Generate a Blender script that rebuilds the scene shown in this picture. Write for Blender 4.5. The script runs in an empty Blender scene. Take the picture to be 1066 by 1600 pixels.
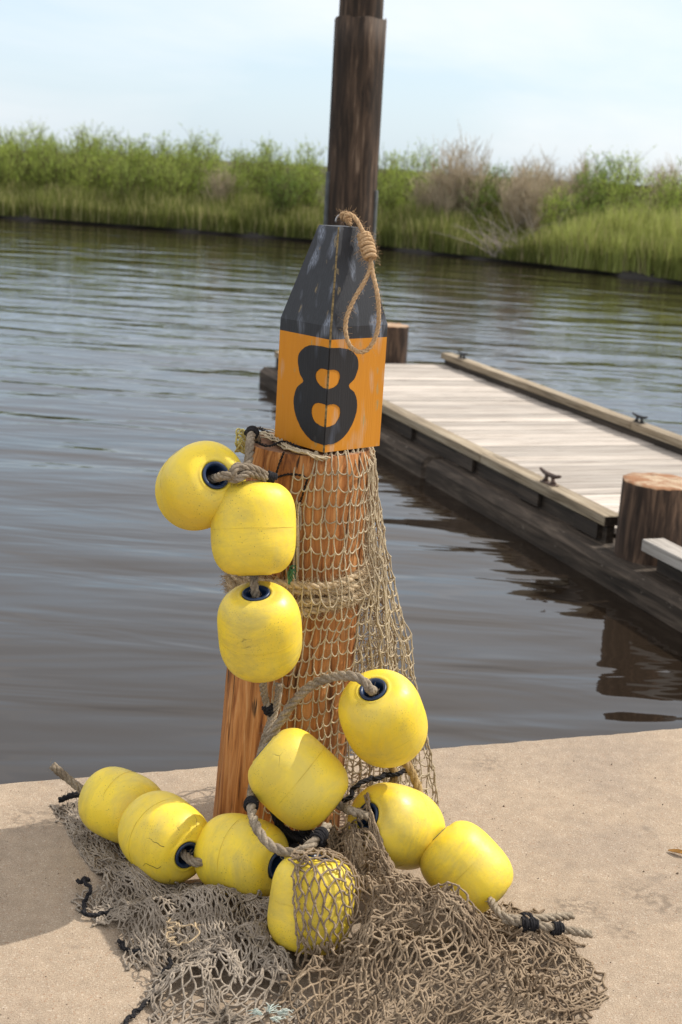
import bpy, math, random
import numpy as np
from mathutils import Matrix, Vector

S = bpy.context.scene
COL = S.collection
rnd = random.Random(8)
RG = np.random.default_rng(8)

# ------------------------------------------------------------ camera
PITCH, ROLL, EYE, FPX = math.radians(14.15), math.radians(3.6), 1.5, 2150.0
FW = np.array([0, math.cos(PITCH), -math.sin(PITCH)])
UP = np.array([0, math.sin(PITCH), math.cos(PITCH)])
XX = np.array([1.0, 0, 0])
CR = math.cos(ROLL) * XX + math.sin(ROLL) * UP
CU = -math.sin(ROLL) * XX + math.cos(ROLL) * UP
CP = np.array([0, 0, EYE])
cam = bpy.data.cameras.new('camera')
cam.sensor_fit = 'VERTICAL'
cam.sensor_height = 22.3
cam.lens = FPX / 1600 * 22.3
cam.clip_start = 0.05
cam.clip_end = 6000
cam.dof.use_dof = True
cam.dof.focus_distance = 2.78
cam.dof.aperture_fstop = 4.0
co = bpy.data.objects.new('camera', cam)
COL.objects.link(co)
M = Matrix.Identity(4)
for i in range(3):
    M[i][0], M[i][1], M[i][2], M[i][3] = CR[i], CU[i], -FW[i], CP[i]
co.matrix_world = M
S.camera = co

# ------------------------------------------------------------ light
SUN_EL, SUN_AZ = math.radians(47), math.atan2(0.89, 0.45)     # azimuth from +Y towards +X
w = bpy.data.worlds.new('World')
S.world = w
w.use_nodes = True
nt = w.node_tree
nt.nodes.clear()
sky = nt.nodes.new('ShaderNodeTexSky')
sky.sky_type = 'NISHITA'
sky.sun_disc = False
sky.sun_elevation = SUN_EL
sky.sun_rotation = SUN_AZ
sky.air_density = 1.0
sky.dust_density = 1.0
sky.ozone_density = 1.0
tc = nt.nodes.new('ShaderNodeTexCoord')
mp = nt.nodes.new('ShaderNodeMapping')
mp.inputs['Scale'].default_value = (1.0, 1.0, 4.5)
mp.inputs['Location'].default_value = (3.1, 0.4, 0.35)
no = nt.nodes.new('ShaderNodeTexNoise')
no.inputs['Scale'].default_value = 2.3
no.inputs['Detail'].default_value = 6
no.inputs['Roughness'].default_value = 0.55
no.inputs['Distortion'].default_value = 0.4
cr = nt.nodes.new('ShaderNodeValToRGB')
cr.color_ramp.elements[0].position = 0.45
cr.color_ramp.elements[0].color = (0.0, 0.0, 0.0, 1)
cr.color_ramp.elements[1].position = 0.72
cr.color_ramp.elements[1].color = (0.5, 0.5, 0.5, 1)
mx = nt.nodes.new('ShaderNodeMixRGB')
mx.inputs[2].default_value = (8.5, 8.3, 8.3, 1)               # thin high cloud
hz = nt.nodes.new('ShaderNodeMixRGB')                           # milky summer haze
hz.inputs[0].default_value = 0.62
hz.inputs[2].default_value = (5.9, 7.35, 8.7, 1)
bg = nt.nodes.new('ShaderNodeBackground')
bg.inputs['Strength'].default_value = 0.112
wo = nt.nodes.new('ShaderNodeOutputWorld')
L = nt.links.new
L(tc.outputs['Generated'], mp.inputs[0]); L(mp.outputs[0], no.inputs[0]); L(no.outputs[0], cr.inputs[0])
sz = nt.nodes.new('ShaderNodeSeparateXYZ'); ze = nt.nodes.new('ShaderNodeValToRGB'); am = nt.nodes.new('ShaderNodeMath'); am.operation = 'ADD'; am.use_clamp = True
ze.color_ramp.elements[0].position = 0.10; ze.color_ramp.elements[1].position = 0.45; ze.color_ramp.elements[0].color = (0, 0, 0, 1); ze.color_ramp.elements[1].color = (0.8, 0.8, 0.8, 1)
L(tc.outputs['Generated'], sz.inputs[0]); L(sz.outputs[2], ze.inputs[0]); L(ze.outputs[0], am.inputs[0]); L(cr.outputs[0], am.inputs[1])   # the thin cloud sheet thickens overhead
L(am.outputs[0], mx.inputs[0]); L(sky.outputs[0], hz.inputs[1]); L(hz.outputs[0], mx.inputs[1]); L(mx.outputs[0], bg.inputs[0]); L(bg.outputs[0], wo.inputs[0])
TOSUN = Vector((math.sin(SUN_AZ) * math.cos(SUN_EL), math.cos(SUN_AZ) * math.cos(SUN_EL), math.sin(SUN_EL)))
sl = bpy.data.lights.new('sun', 'SUN')
sl.energy = 3.7
sl.angle = math.radians(0.53)
sl.color = (1.0, 0.94, 0.85)
so = bpy.data.objects.new('sun', sl)
so.rotation_euler = TOSUN.to_track_quat('Z', 'Y').to_euler()
so.location = (4, 1, 6)
COL.objects.link(so)
vs = S.view_settings
vs.view_transform = 'Standard'
vs.look = 'None'
vs.exposure = 0.26
vs.gamma = 1
vs.use_curve_mapping = False
S.cycles.max_bounces = 8
S.cycles.transparent_max_bounces = 16
S.cycles.use_denoising = True

# ------------------------------------------------------------ helpers
def ray(px, py):
    return FW + CR * (px - 533) / FPX - CU * (py - 800) / FPX
def atz(px, py, z):
    d = ray(px, py); return CP + (z - EYE) / d[2] * d
def aty(px, py, Y):
    d = ray(px, py); return CP + Y / d[1] * d

def link(name, mesh, parent=None, loc=None):
    o = bpy.data.objects.new(name, mesh)
    COL.objects.link(o)
    if parent: o.parent = parent
    if loc is not None: o.location = loc
    return o
def tag(o, label=None, cat=None, group=None, kind=None):
    if label: o['label'] = label
    if cat: o['category'] = cat
    if group: o['group'] = group
    if kind: o['kind'] = kind
    return o
def empty(name, loc=(0, 0, 0), rz=0):
    o = link(name, None, None, loc); o.rotation_euler = (0, 0, rz); return o
def mesh(name, v, f, mats, mi=None, smooth=True):
    me = bpy.data.meshes.new(name)
    v = np.asarray(v, dtype=float).tolist()
    if isinstance(f, np.ndarray): f = f.tolist()
    me.from_pydata(v, [], f)
    for m in (mats if isinstance(mats, (list, tuple)) else [mats]): me.materials.append(m)
    if mi is not None: me.polygons.foreach_set('material_index', np.asarray(mi, dtype=np.int32))
    me.polygons.foreach_set('use_smooth', [smooth] * len(me.polygons))
    me.update()
    return me

class Geo:
    def __init__(s): s.v = []; s.f = []; s.m = []; s.n = 0
    def add(s, v, f, mi=0):
        v = np.asarray(v, dtype=float).reshape(-1, 3)
        f = [tuple(int(i) + s.n for i in q) for q in f] if not isinstance(f, np.ndarray) else (f + s.n).tolist()
        s.v.append(v); s.f += f; s.m += [mi] * len(f); s.n += len(v); return s
    def mesh(s, name, mats, smooth=True): return mesh(name, np.concatenate(s.v), s.f, mats, s.m, smooth)

def tubes(P, r, sides=5, caps=False):
    """P: (N,K,3) polylines, r: scalar, (K,), or (N,K); returns verts, quads"""
    P = np.asarray(P, dtype=float)
    if P.ndim == 2: P = P[None]
    N, K, _ = P.shape
    T = np.gradient(P, axis=1)
    T /= np.linalg.norm(T, axis=2, keepdims=True) + 1e-12
    ref = np.where(np.abs(T[:, :1, 2:3]) < 0.9, np.array([0, 0, 1.0]), np.array([1.0, 0, 0]))
    A = np.zeros_like(P)
    a = np.cross(T[:, 0], ref[:, 0]); a /= np.linalg.norm(a, axis=1, keepdims=True) + 1e-12
    A[:, 0] = a
    for k in range(1, K):
        a = a - (a * T[:, k]).sum(1, keepdims=True) * T[:, k]
        a /= np.linalg.norm(a, axis=1, keepdims=True) + 1e-12
        A[:, k] = a
    B = np.cross(T, A)
    R = np.broadcast_to(np.asarray(r, dtype=float), (N, K))[:, :, None, None]
    th = np.arange(sides) * 2 * math.pi / sides
    V = P[:, :, None, :] + R * (A[:, :, None, :] * np.cos(th)[None, None, :, None] + B[:, :, None, :] * np.sin(th)[None, None, :, None])
    n = np.arange(N)[:, None, None] * K * sides
    k = np.arange(K - 1)[None, :, None] * sides
    s0 = np.arange(sides)[None, None, :]; s1 = (s0 + 1) % sides
    F = np.stack(np.broadcast_arrays(n + k + s0, n + k + s1, n + k + sides + s1, n + k + sides + s0), -1).reshape(-1, 4)
    F = F.tolist()
    if caps:
        for i in range(N):
            b = i * K * sides
            F.append([b + j for j in range(sides)][::-1]); F.append([b + (K - 1) * sides + j for j in range(sides)])
    return V.reshape(-1, 3), F

def spline(pts, n):
    """Catmull-Rom through pts, n samples evenly spaced"""
    p = np.asarray(pts, dtype=float)
    p = np.vstack([2 * p[0] - p[1], p, 2 * p[-1] - p[-2]])
    out = []
    for i in range(1, len(p) - 2):
        t = np.linspace(0, 1, 24, endpoint=False)[:, None]
        a, b, c, d = p[i - 1], p[i], p[i + 1], p[i + 2]
        out.append(0.5 * ((2 * b) + (c - a) * t + (2 * a - 5 * b + 4 * c - d) * t ** 2 + (3 * b - a - 3 * c + d) * t ** 3))
    out.append(p[-2:-1])
    q = np.vstack(out)
    L_ = np.r_[0, np.cumsum(np.linalg.norm(np.diff(q, axis=0), axis=1))]
    t = np.linspace(0, L_[-1], n)
    return np.stack([np.interp(t, L_, q[:, k]) for k in range(q.shape[1])], 1)

def length(p): return np.linalg.norm(np.diff(np.asarray(p, float), axis=0), axis=1).sum()

def box(x0, x1, y0, y1, z0, z1, b=0.0):
    """box with chamfered long edges and ends; returns v, f"""
    if b <= 0:
        v = [(x, y, z) for z in (z0, z1) for y in (y0, y1) for x in (x0, x1)]
        return v, [(0, 2, 3, 1), (4, 5, 7, 6), (0, 1, 5, 4), (2, 6, 7, 3), (0, 4, 6, 2), (1, 3, 7, 5)]
    v = []; f = []
    rings = [(x0, b), (x0 + b, 0), (x1 - b, 0), (x1, b)]
    for x, i in rings:
        a, c, d, e = y0 + i, y1 - i, z0 + i, z1 - i
        v += [(x, a + b, d), (x, c - b, d), (x, c, d + b), (x, c, e - b), (x, c - b, e), (x, a + b, e), (x, a, e - b), (x, a, d + b)]
    for k in range(3):
        for j in range(8):
            f.append((k * 8 + j, k * 8 + (j + 1) % 8, k * 8 + 8 + (j + 1) % 8, k * 8 + 8 + j))
    f.append(tuple(range(8))[::-1]); f.append(tuple(range(24, 32)))
    return v, f

# ------------------------------------------------------------ materials
class Mat:
    def __init__(s, name, rough=0.6, spec=0.5):
        s.m = bpy.data.materials.new(name); s.m.use_nodes = True
        s.t = s.m.node_tree; s.b = s.t.nodes['Principled BSDF']
        s.b.inputs['Roughness'].default_value = rough
        s.b.inputs['Specular IOR Level'].default_value = spec
        s.tc = s.n('ShaderNodeTexCoord')
    def n(s, t): return s.t.nodes.new(t)
    def l(s, a, b): s.t.links.new(a, b)
    def co(s, scale=(1, 1, 1), kind='Object', rnd_off=0.0, rot=(0, 0, 0)):
        m = s.n('ShaderNodeMapping'); m.inputs['Scale'].default_value = scale; m.inputs['Rotation'].default_value = rot
        s.l(s.tc.outputs[kind], m.inputs[0])
        if rnd_off:
            oi = s.n('ShaderNodeObjectInfo'); k = s.n('ShaderNodeMath'); k.operation = 'MULTIPLY'; k.inputs[1].default_value = rnd_off
            s.l(oi.outputs['Random'], k.inputs[0]); cx = s.n('ShaderNodeCombineXYZ')
            for i in range(3): s.l(k.outputs[0], cx.inputs[i])
            s.l(cx.outputs[0], m.inputs['Location'])
        return m.outputs[0]
    def noise(s, v, scale, detail=4, rough=0.55, dist=0.0):
        q = s.n('ShaderNodeTexNoise'); q.inputs['Scale'].default_value = scale; q.inputs['Detail'].default_value = detail
        q.inputs['Roughness'].default_value = rough; q.inputs['Distortion'].default_value = dist; s.l(v, q.inputs['Vector']); return q.outputs[0]
    def voro(s, v, scale, feat='F1', out='Distance', rand=1.0):
        q = s.n('ShaderNodeTexVoronoi'); q.feature = feat; q.inputs['Scale'].default_value = scale; q.inputs['Randomness'].default_value = rand
        s.l(v, q.inputs['Vector']); return q.outputs[out]
    def ramp(s, fac, stops, interp='LINEAR'):
        q = s.n('ShaderNodeValToRGB'); e = q.color_ramp.elements; q.color_ramp.interpolation = interp
        while len(e) < len(stops): e.new(0.5)
        for i, (p, c) in enumerate(stops):
            e[i].position = p; e[i].color = (c, c, c, 1) if not hasattr(c, '__len__') else (*c, 1)
        s.l(fac, q.inputs[0]); return q.outputs[0]
    def mix(s, fac, a, b, mode='MIX'):
        q = s.n('ShaderNodeMixRGB'); q.blend_type = mode
        for i, x in enumerate((fac, a, b)):
            if hasattr(x, 'is_output'): s.l(x, q.inputs[i])
            elif i == 0: q.inputs[0].default_value = x
            else: q.inputs[i].default_value = (*x, 1) if hasattr(x, '__len__') else (x, x, x, 1)
        return q.outputs[0]
    def math(s, op, a, b=0.0):
        q = s.n('ShaderNodeMath'); q.operation = op
        for i, x in enumerate((a, b)):
            if hasattr(x, 'is_output'): s.l(x, q.inputs[i])
            else: q.inputs[i].default_value = x
        return q.outputs[0]
    def rand(s): return s.n('ShaderNodeObjectInfo').outputs['Random']
    def color(s, c):
        if hasattr(c, 'is_output'): s.l(c, s.b.inputs['Base Color'])
        else: s.b.inputs['Base Color'].default_value = (*c, 1)
        return s
    def bump(s, h, strength=0.5, dist=0.01):
        q = s.n('ShaderNodeBump'); q.inputs['Strength'].default_value = strength; q.inputs['Distance'].default_value = dist
        s.l(h, q.inputs['Height']); s.l(q.outputs[0], s.b.inputs['Normal']); return s
    def rough(s, r): s.l(r, s.b.inputs['Roughness']); return s

def m_concrete():
    m = Mat('sandy_concrete', 0.9, 0.2)
    v = m.co()
    fine = m.noise(v, 420, 3, 0.7)
    med = m.noise(v, 26, 5, 0.6)
    big = m.noise(v, 2.2, 5, 0.6, 0.4)
    c = m.ramp(fine, [(0.30, (0.15, 0.105, 0.075)), (0.44, (0.34, 0.275, 0.215)), (0.58, (0.45, 0.375, 0.30)), (0.72, (0.62, 0.55, 0.47))])
    vo = m.voro(v, 150, out='Color')
    peb = m.voro(v, 150)
    pc = m.ramp(vo, [(0.1, (0.30, 0.17, 0.10)), (0.45, (0.42, 0.34, 0.27)), (0.9, (0.62, 0.56, 0.49))])
    c = m.mix(m.ramp(peb, [(0.25, 0.55), (0.42, 0.0)]), c, pc)
    dk = m.voro(v, 46)
    c = m.mix(m.ramp(dk, [(0.03, 0.5), (0.10, 0.0)]), c, (0.09, 0.07, 0.055))
    c = m.mix(1.0, c, m.ramp(med, [(0.3, 0.86), (0.7, 1.08)]), 'MULTIPLY')
    c = m.mix(1.0, c, m.ramp(big, [(0.3, (0.86, 0.84, 0.83)), (0.5, (1.0, 0.965, 0.92)), (0.72, (1.07, 1.04, 1.0))]), 'MULTIPLY')
    # old dark stains
    st = m.noise(m.co((1, 1.5, 1)), 3.4, 6, 0.65, 0.8)
    st2 = m.noise(v, 22, 3, 0.5)
    k = m.math('MULTIPLY', m.ramp(st, [(0.57, 0), (0.68, 0.6)]), m.ramp(st2, [(0.42, 0), (0.62, 1)]))
    c = m.mix(k, c, (0.20, 0.165, 0.135))
    for px_, py_, rr_ in ((1010, 1392, .05), (1050, 1412, .04), (930, 1415, .045), (890, 1408, .03), (985, 1450, .035), (770, 1190, .05), (60, 1275, .06)):
        vd = m.n('ShaderNodeVectorMath'); vd.operation = 'DISTANCE'; m.l(m.mix(0.025, v, m.n('ShaderNodeTexNoise').outputs[1]), vd.inputs[0]); q_ = atz(px_, py_, 0) * 0.975; vd.inputs[1].default_value = tuple(q_)
        kk = m.math('MULTIPLY', m.ramp(vd.outputs['Value'], [(rr_ * .5, 1), (rr_ * 1.6, 0)]), m.ramp(m.noise(v, 55, 4, 0.65), [(0.44, 0), (0.60, 0.62)]))
        c = m.mix(kk, c, (0.17, 0.135, 0.105))
    c = m.mix(1.0, c, (0.90, 0.885, 0.85), 'MULTIPLY')
    m.color(c)
    h = m.math('ADD', m.math('MULTIPLY', fine, 0.5), m.math('MULTIPLY', med, 0.9))
    h = m.math('ADD', h, m.math('MULTIPLY', peb, -0.35))
    m.bump(h, 0.55, 0.004)
    return m.m

def m_water():
    m = Mat('murky_water', 0.03, 0.5)
    m.b.inputs['IOR'].default_value = 1.42
    m.color(m.mix(m.noise(m.co(), 0.5, 3), (0.014, 0.0095, 0.0063), (0.022, 0.0155, 0.0105)))
    a = m.noise(m.co((0.55, 2.1, 1), rot=(0, 0, 0.08)), 1.15, 3, 0.45, 0.5)
    b = m.noise(m.co((1.3, 4.6, 1), rot=(0, 0, -0.12)), 1.2, 2, 0.5, 0.4)
    c = m.noise(m.co((2.4, 7.5, 1), rot=(0, 0, 0.05)), 1.6, 2, 0.5, 0.3)
    # breeze patches: calm near the quay wall, livelier further out
    sx = m.n('ShaderNodeSeparateXYZ'); m.l(m.tc.outputs['Object'], sx.inputs[0])
    far = m.ramp(m.math('DIVIDE', sx.outputs['Y'], 40.0), [(0.12, 0.05), (0.24, 0.50), (0.36, 0.8), (0.48, 0.28), (0.60, 0.05)])
    patch = m.ramp(m.noise(m.co((0.10, 0.22, 1)), 1.0, 2), [(0.36, 0.55), (0.6, 1.0)])
    k = m.math('MULTIPLY', far, patch)
    lw = m.noise(m.co((0.5, 1.25, 1), rot=(0, 0, 0.15)), 0.9, 2, 0.4, 0.8)
    h = m.math('ADD', m.math('ADD', m.math('MULTIPLY', a, 0.80), m.math('MULTIPLY', lw, 1.25)), m.math('MULTIPLY', m.math('MULTIPLY', b, 0.36), m.math('ADD', k, 0.10)))
    h = m.math('ADD', h, m.math('MULTIPLY', m.math('MULTIPLY', c, 0.20), k))
    m.bump(h, 1.0, 0.030)
    return m.m

def wood(name, cols, grain=(60, 60, 2.2), scale=1.0, rough=0.75, off=9.0, cracks=0.0, crackcol=(0.03, 0.02, 0.015), tint=0.12, bump=0.4, axis='Z'):
    m = Mat(name, rough, 0.3)
    v = m.co(grain, rnd_off=off)
    n = m.noise(v, scale, 6, 0.62, 0.6)
    v2 = m.co(tuple(0.25 * g for g in grain), rnd_off=off)
    n2 = m.noise(v2, scale, 4, 0.6, 0.9)
    c = m.ramp(n, cols)
    c = m.mix(1.0, c, m.ramp(n2, [(0.3, 0.72), (0.65, 1.15)]), 'MULTIPLY')
    if cracks:
        n3 = m.noise(m.co(tuple(0.8 * g for g in grain), rnd_off=off + 3), scale, 2, 0.5, 1.6)
        k = m.ramp(n3, [(0.28, cracks), (0.37, 0)])
        c = m.mix(k, c, crackcol)
    if tint:
        c = m.mix(1.0, c, m.ramp(m.rand(), [(0, 1 - tint), (1, 1 + tint)]), 'MULTIPLY')
    m.color(c)
    m.bump(n, bump, 0.004)
    return m

def m_yellow():
    m = Mat('yellow_foam_plastic', 0.42, 0.45)
    v = m.co(rnd_off=20)
    c = m.mix(m.noise(v, 5, 4), (0.84, 0.60, 0.030), (0.90, 0.69, 0.055))
    # dusty scuffed patches
    c = m.mix(m.ramp(m.noise(v, 9, 6, 0.7, 0.6), [(0.42, 0), (0.66, 0.45)]), c, (0.50, 0.43, 0.15))
    sp = m.math('MULTIPLY', m.ramp(m.voro(v, 230), [(0.10, 1), (0.24, 0)]), m.ramp(m.noise(v, 14, 4, 0.7), [(0.46, 0), (0.62, 0.75)]))
    c = m.mix(sp, c, (0.10, 0.085, 0.03))
    # scratches: short dark hairlines
    nz_ = m.n('ShaderNodeTexNoise'); nz_.inputs['Scale'].default_value = 30; m.l(v, nz_.inputs['Vector'])
    e = m.voro(m.mix(0.12, m.co((7, 7, 18), rnd_off=31, rot=(0.5, 0.3, 0.2)), nz_.outputs[1]), 1.0, 'DISTANCE_TO_EDGE')
    k = m.math('MULTIPLY', m.ramp(e, [(0.002, 1), (0.010, 0)]), m.ramp(m.noise(v, 15, 3, 0.6), [(0.60, 0), (0.70, 0.5)]))
    c = m.mix(k, c, (0.07, 0.055, 0.02))
    # faint reddish grime toward the ends of the axis
    c = m.mix(m.ramp(m.noise(m.co((1, 1, 1), rnd_off=12), 3.2, 3), [(0.55, 0), (0.75, 0.25)]), c, (0.62, 0.36, 0.03))
    dirt = m.ramp(m.rand(), [(0, 0.12), (1, 0.75)])
    g1 = m.math('MULTIPLY', m.ramp(m.noise(m.co((1, 1, 2.5), rnd_off=40), 6, 7, 0.75, 0.5), [(0.46, 0), (0.64, 1)]), dirt)
    c = m.mix(m.math('MULTIPLY', g1, 0.7), c, (0.36, 0.30, 0.10))
    sp3 = m.math('MULTIPLY', m.ramp(m.voro(v, 90), [(0.05, 1), (0.13, 0)]), m.ramp(m.noise(v, 5, 2, 0.5), [(0.45, 0), (0.6, 0.8)]))
    c = m.mix(sp3, c, (0.16, 0.12, 0.04))
    m.color(c)
    m.b.inputs['Subsurface Weight'].default_value = 0.12
    m.b.inputs['Subsurface Radius'].default_value = (0.02, 0.012, 0.002)
    m.b.inputs['Subsurface Scale'].default_value = 0.5
    m.rough(m.ramp(m.noise(v, 30, 4), [(0.3, 0.36), (0.7, 0.55)]))
    h = m.math('ADD', m.math('MULTIPLY', m.noise(v, 8, 3), 1.0), m.math('MULTIPLY', m.noise(v, 150, 3), 0.07))
    m.bump(m.math('SUBTRACT', h, m.math('MULTIPLY', k, 0.35)), 0.35, 0.012)
    return m.m

def m_fibre(name, c0, c1, c2, sc=260, rough=0.9, tint=0.0):
    m = Mat(name, rough, 0.15)
    v = m.co()
    n = m.noise(v, sc, 3, 0.6)
    b = m.noise(v, 14, 4, 0.6)
    c = m.mix(m.ramp(n, [(0.3, 0), (0.7, 1)]), c0, c1)
    c = m.mix(m.ramp(b, [(0.42, 0), (0.68, 0.8)]), c, c2)
    m.color(c); m.bump(n, 0.7, 0.0015)
    return m.m

def flat(name, c, rough=0.6, spec=0.4, metal=0.0, nz=60, var=0.25):
    m = Mat(name, rough, spec)
    n = m.noise(m.co(rnd_off=5), nz, 5, 0.6)
    m.color(m.mix(m.ramp(n, [(0.3, 0), (0.7, 1)]), tuple(x * (1 - var) for x in c), tuple(x * (1 + var) for x in c)))
    m.b.inputs['Metallic'].default_value = metal
    m.bump(n, 0.3, 0.002)
    return m.m

def m_paint(name, base, dark, wear_cols, strokes=0.35):
    m = Mat(name, 0.5, 0.35)
    v = m.co()
    c = m.mix(m.noise(m.co((60, 60, 6)), 1, 5, 0.6), base, dark)
    vc = m.co((38, 38, 14))
    blot = m.noise(vc, 1.0, 1, 0.3)
    brush = m.noise(m.co((420, 420, 18)), 1.0, 3, 0.7)
    k = m.math('MULTIPLY', m.ramp(blot, [(0.56, 0), (0.72, strokes)]), m.ramp(brush, [(0.35, 0), (0.62, 1)]))
    c = m.mix(k, c, wear_cols[0])
    blot2 = m.noise(m.co((44, 44, 20), rot=(0, 0, 0.6)), 1.3, 1, 0.3)
    k2 = m.math('MULTIPLY', m.ramp(blot2, [(0.70, 0), (0.76, 0.9)]), m.ramp(brush, [(0.4, 0), (0.55, 1)]))
    c = m.mix(k2, c, wear_cols[1])
    m.color(c)
    m.rough(m.ramp(brush, [(0.3, 0.38), (0.7, 0.6)]))
    m.bump(m.noise(m.co((300, 300, 8)), 1, 4), 0.28, 0.002)
    return m.m

def m_leaf(name, cols, trans=0.35):
    m = Mat(name, 0.6, 0.25)
    at = m.n('ShaderNodeAttribute'); at.attribute_name = 'tint'
    c = m.ramp(at.outputs['Fac'], cols)
    c = m.mix(1.0, c, m.ramp(m.rand(), [(0, (0.80, 0.82, 0.8)), (1, (1.22, 1.18, 1.1))]), 'MULTIPLY')
    m.color(c)
    tr = m.n('ShaderNodeBsdfTranslucent'); m.l(c, tr.inputs[0])
    ms = m.n('ShaderNodeMixShader'); ms.inputs[0].default_value = trans
    out = m.t.nodes['Material Output']
    m.l(m.b.outputs[0], ms.inputs[1]); m.l(tr.outputs[0], ms.inputs[2]); m.l(ms.outputs[0], out.inputs[0])
    return m.m

MT = {}
MT['concrete'] = m_concrete()
MT['water'] = m_water()
MT['deck'] = wood('bleached_deck_wood', [(0.28, (0.24, 0.195, 0.155)), (0.46, (0.42, 0.37, 0.32)), (0.75, (0.60, 0.545, 0.485))], (2.2, 60, 60), tint=0.20, cracks=0.85, crackcol=(0.12, 0.10, 0.085)).m
MT['curb'] = wood('weathered_curb_timber', [(0.30, (0.12, 0.088, 0.055)), (0.48, (0.28, 0.22, 0.145)), (0.72, (0.44, 0.375, 0.28))], (60, 2.2, 60), tint=0.1, cracks=0.6).m
MT['curb_grey'] = wood('silvery_curb_timber', [(0.28, (0.20, 0.175, 0.15)), (0.48, (0.36, 0.33, 0.295)), (0.75, (0.50, 0.47, 0.43))], (60, 2.2, 60), tint=0.06, cracks=0.6).m
MT['dark_timber'] = wood('dark_dock_timber', [(0.25, (0.014, 0.010, 0.008)), (0.5, (0.045, 0.034, 0.025)), (0.75, (0.10, 0.075, 0.055))], (50, 2, 50), rough=0.6).m  # fascia and blocks: shade of the gap under the curbs put into the colour
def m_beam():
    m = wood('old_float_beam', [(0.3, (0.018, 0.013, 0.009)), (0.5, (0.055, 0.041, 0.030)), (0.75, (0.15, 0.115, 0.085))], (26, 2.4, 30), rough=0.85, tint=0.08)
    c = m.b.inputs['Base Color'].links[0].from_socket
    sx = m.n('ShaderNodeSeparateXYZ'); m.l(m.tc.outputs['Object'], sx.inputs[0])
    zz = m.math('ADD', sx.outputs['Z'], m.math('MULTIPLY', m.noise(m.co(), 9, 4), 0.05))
    c = m.mix(m.ramp(m.math('MULTIPLY', zz, -1.0), [(0.16, 0), (0.225, 0.85)]), c, (0.018, 0.018, 0.014))   # blends to near-black towards the bottom of the beam
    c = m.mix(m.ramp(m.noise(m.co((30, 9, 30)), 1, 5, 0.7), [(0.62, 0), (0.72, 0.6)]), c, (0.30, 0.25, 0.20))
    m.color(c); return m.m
MT['beam'] = m_beam()
MT['piling'] = wood('creosoted_piling', [(0.32, (0.014, 0.009, 0.006)), (0.5, (0.055, 0.034, 0.023)), (0.64, (0.15, 0.092, 0.058))], (24, 24, 3.0), tint=0.08, cracks=0.8).m
def m_endgrain():
    m = Mat('cut_end_grain', 0.8, 0.2)
    v = m.co((1, 1, 1))
    g = m.n('ShaderNodeTexWave'); g.wave_type = 'RINGS'; g.rings_direction = 'Z'; g.inputs['Scale'].default_value = 22; g.inputs['Distortion'].default_value = 2.5
    m.l(v, g.inputs[0])
    c = m.mix(g.outputs[1], (0.36, 0.26, 0.17), (0.50, 0.39, 0.27))
    c = m.mix(m.ramp(m.noise(v, 8, 4, 0.6, 0.8), [(0.42, 0), (0.56, 0.9)]), c, (0.26, 0.12, 0.055))
    c = m.mix(m.ramp(m.noise(v, 14, 5, 0.7), [(0.56, 0), (0.66, 0.8)]), c, (0.12, 0.05, 0.02))
    m.color(c); m.bump(m.noise(v, 60, 4), 0.5, 0.004); return m.m
MT['endgrain'] = m_endgrain()
MT['pole'] = wood('dark_creosote_pole', [(0.30, (0.012, 0.008, 0.006)), (0.47, (0.036, 0.023, 0.015)), (0.60, (0.080, 0.050, 0.032)), (0.73, (0.20, 0.14, 0.095))], (26, 26, 2.6), tint=0.05, cracks=0.9, bump=1.0).m
MT['pole_metal'] = flat('dull_grey_strip', (0.075, 0.08, 0.08), 0.6, 0.4, 0.0, 8, 0.5)
MT['post'] = wood('orange_weathered_post', [(0.30, (0.10, 0.030, 0.009)), (0.43, (0.31, 0.115, 0.032)), (0.55, (0.48, 0.205, 0.063)), (0.75, (0.64, 0.36, 0.16))], (62, 62, 4.2), rough=0.62, tint=0, cracks=0.95, crackcol=(0.030, 0.013, 0.007), bump=1.0).m
MT['post_top'] = wood('post_top_grain', [(0.3, (0.13, 0.06, 0.03)), (0.6, (0.33, 0.17, 0.09)), (0.8, (0.45, 0.28, 0.16))], (18, 60, 18), tint=0, cracks=0.5).m
MT['yellow'] = m_yellow()
MT['liner'] = flat('navy_plastic_liner', (0.010, 0.028, 0.075), 0.35, 0.5)
MT['crack'] = flat('dark_crack', (0.10, 0.075, 0.02), 0.9)
MT['seam'] = flat('grimy_seam', (0.62, 0.47, 0.05), 0.6)
MT['rope'] = m_fibre('grey_tan_rope', (0.17, 0.135, 0.095), (0.42, 0.35, 0.265), (0.13, 0.10, 0.07))
MT['rope_gold'] = m_fibre('golden_rope', (0.26, 0.17, 0.07), (0.48, 0.35, 0.18), (0.18, 0.11, 0.05))
MT['jute'] = m_fibre('jute_rope', (0.33, 0.20, 0.10), (0.60, 0.43, 0.26), (0.40, 0.26, 0.14))
MT['manila'] = m_fibre('pale_manila', (0.36, 0.26, 0.15), (0.62, 0.50, 0.34), (0.46, 0.35, 0.22))
MT['tar'] = m_fibre('black_seizing_twine', (0.008, 0.008, 0.009), (0.035, 0.033, 0.036), (0.014, 0.013, 0.014))
MT['net_pale'] = m_fibre('pale_net_twine', (0.38, 0.30, 0.19), (0.62, 0.53, 0.38), (0.28, 0.22, 0.15))
MT['net_brown'] = m_fibre('brown_net_twine', (0.17, 0.12, 0.075), (0.42, 0.325, 0.225), (0.15, 0.105, 0.068))
MT['net_grey'] = m_fibre('grey_net_twine', (0.20, 0.162, 0.125), (0.46, 0.395, 0.32), (0.14, 0.112, 0.085))
MT['yellow_twine'] = m_fibre('yellow_twine', (0.5, 0.42, 0.12), (0.72, 0.64, 0.3), (0.35, 0.28, 0.1))
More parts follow.
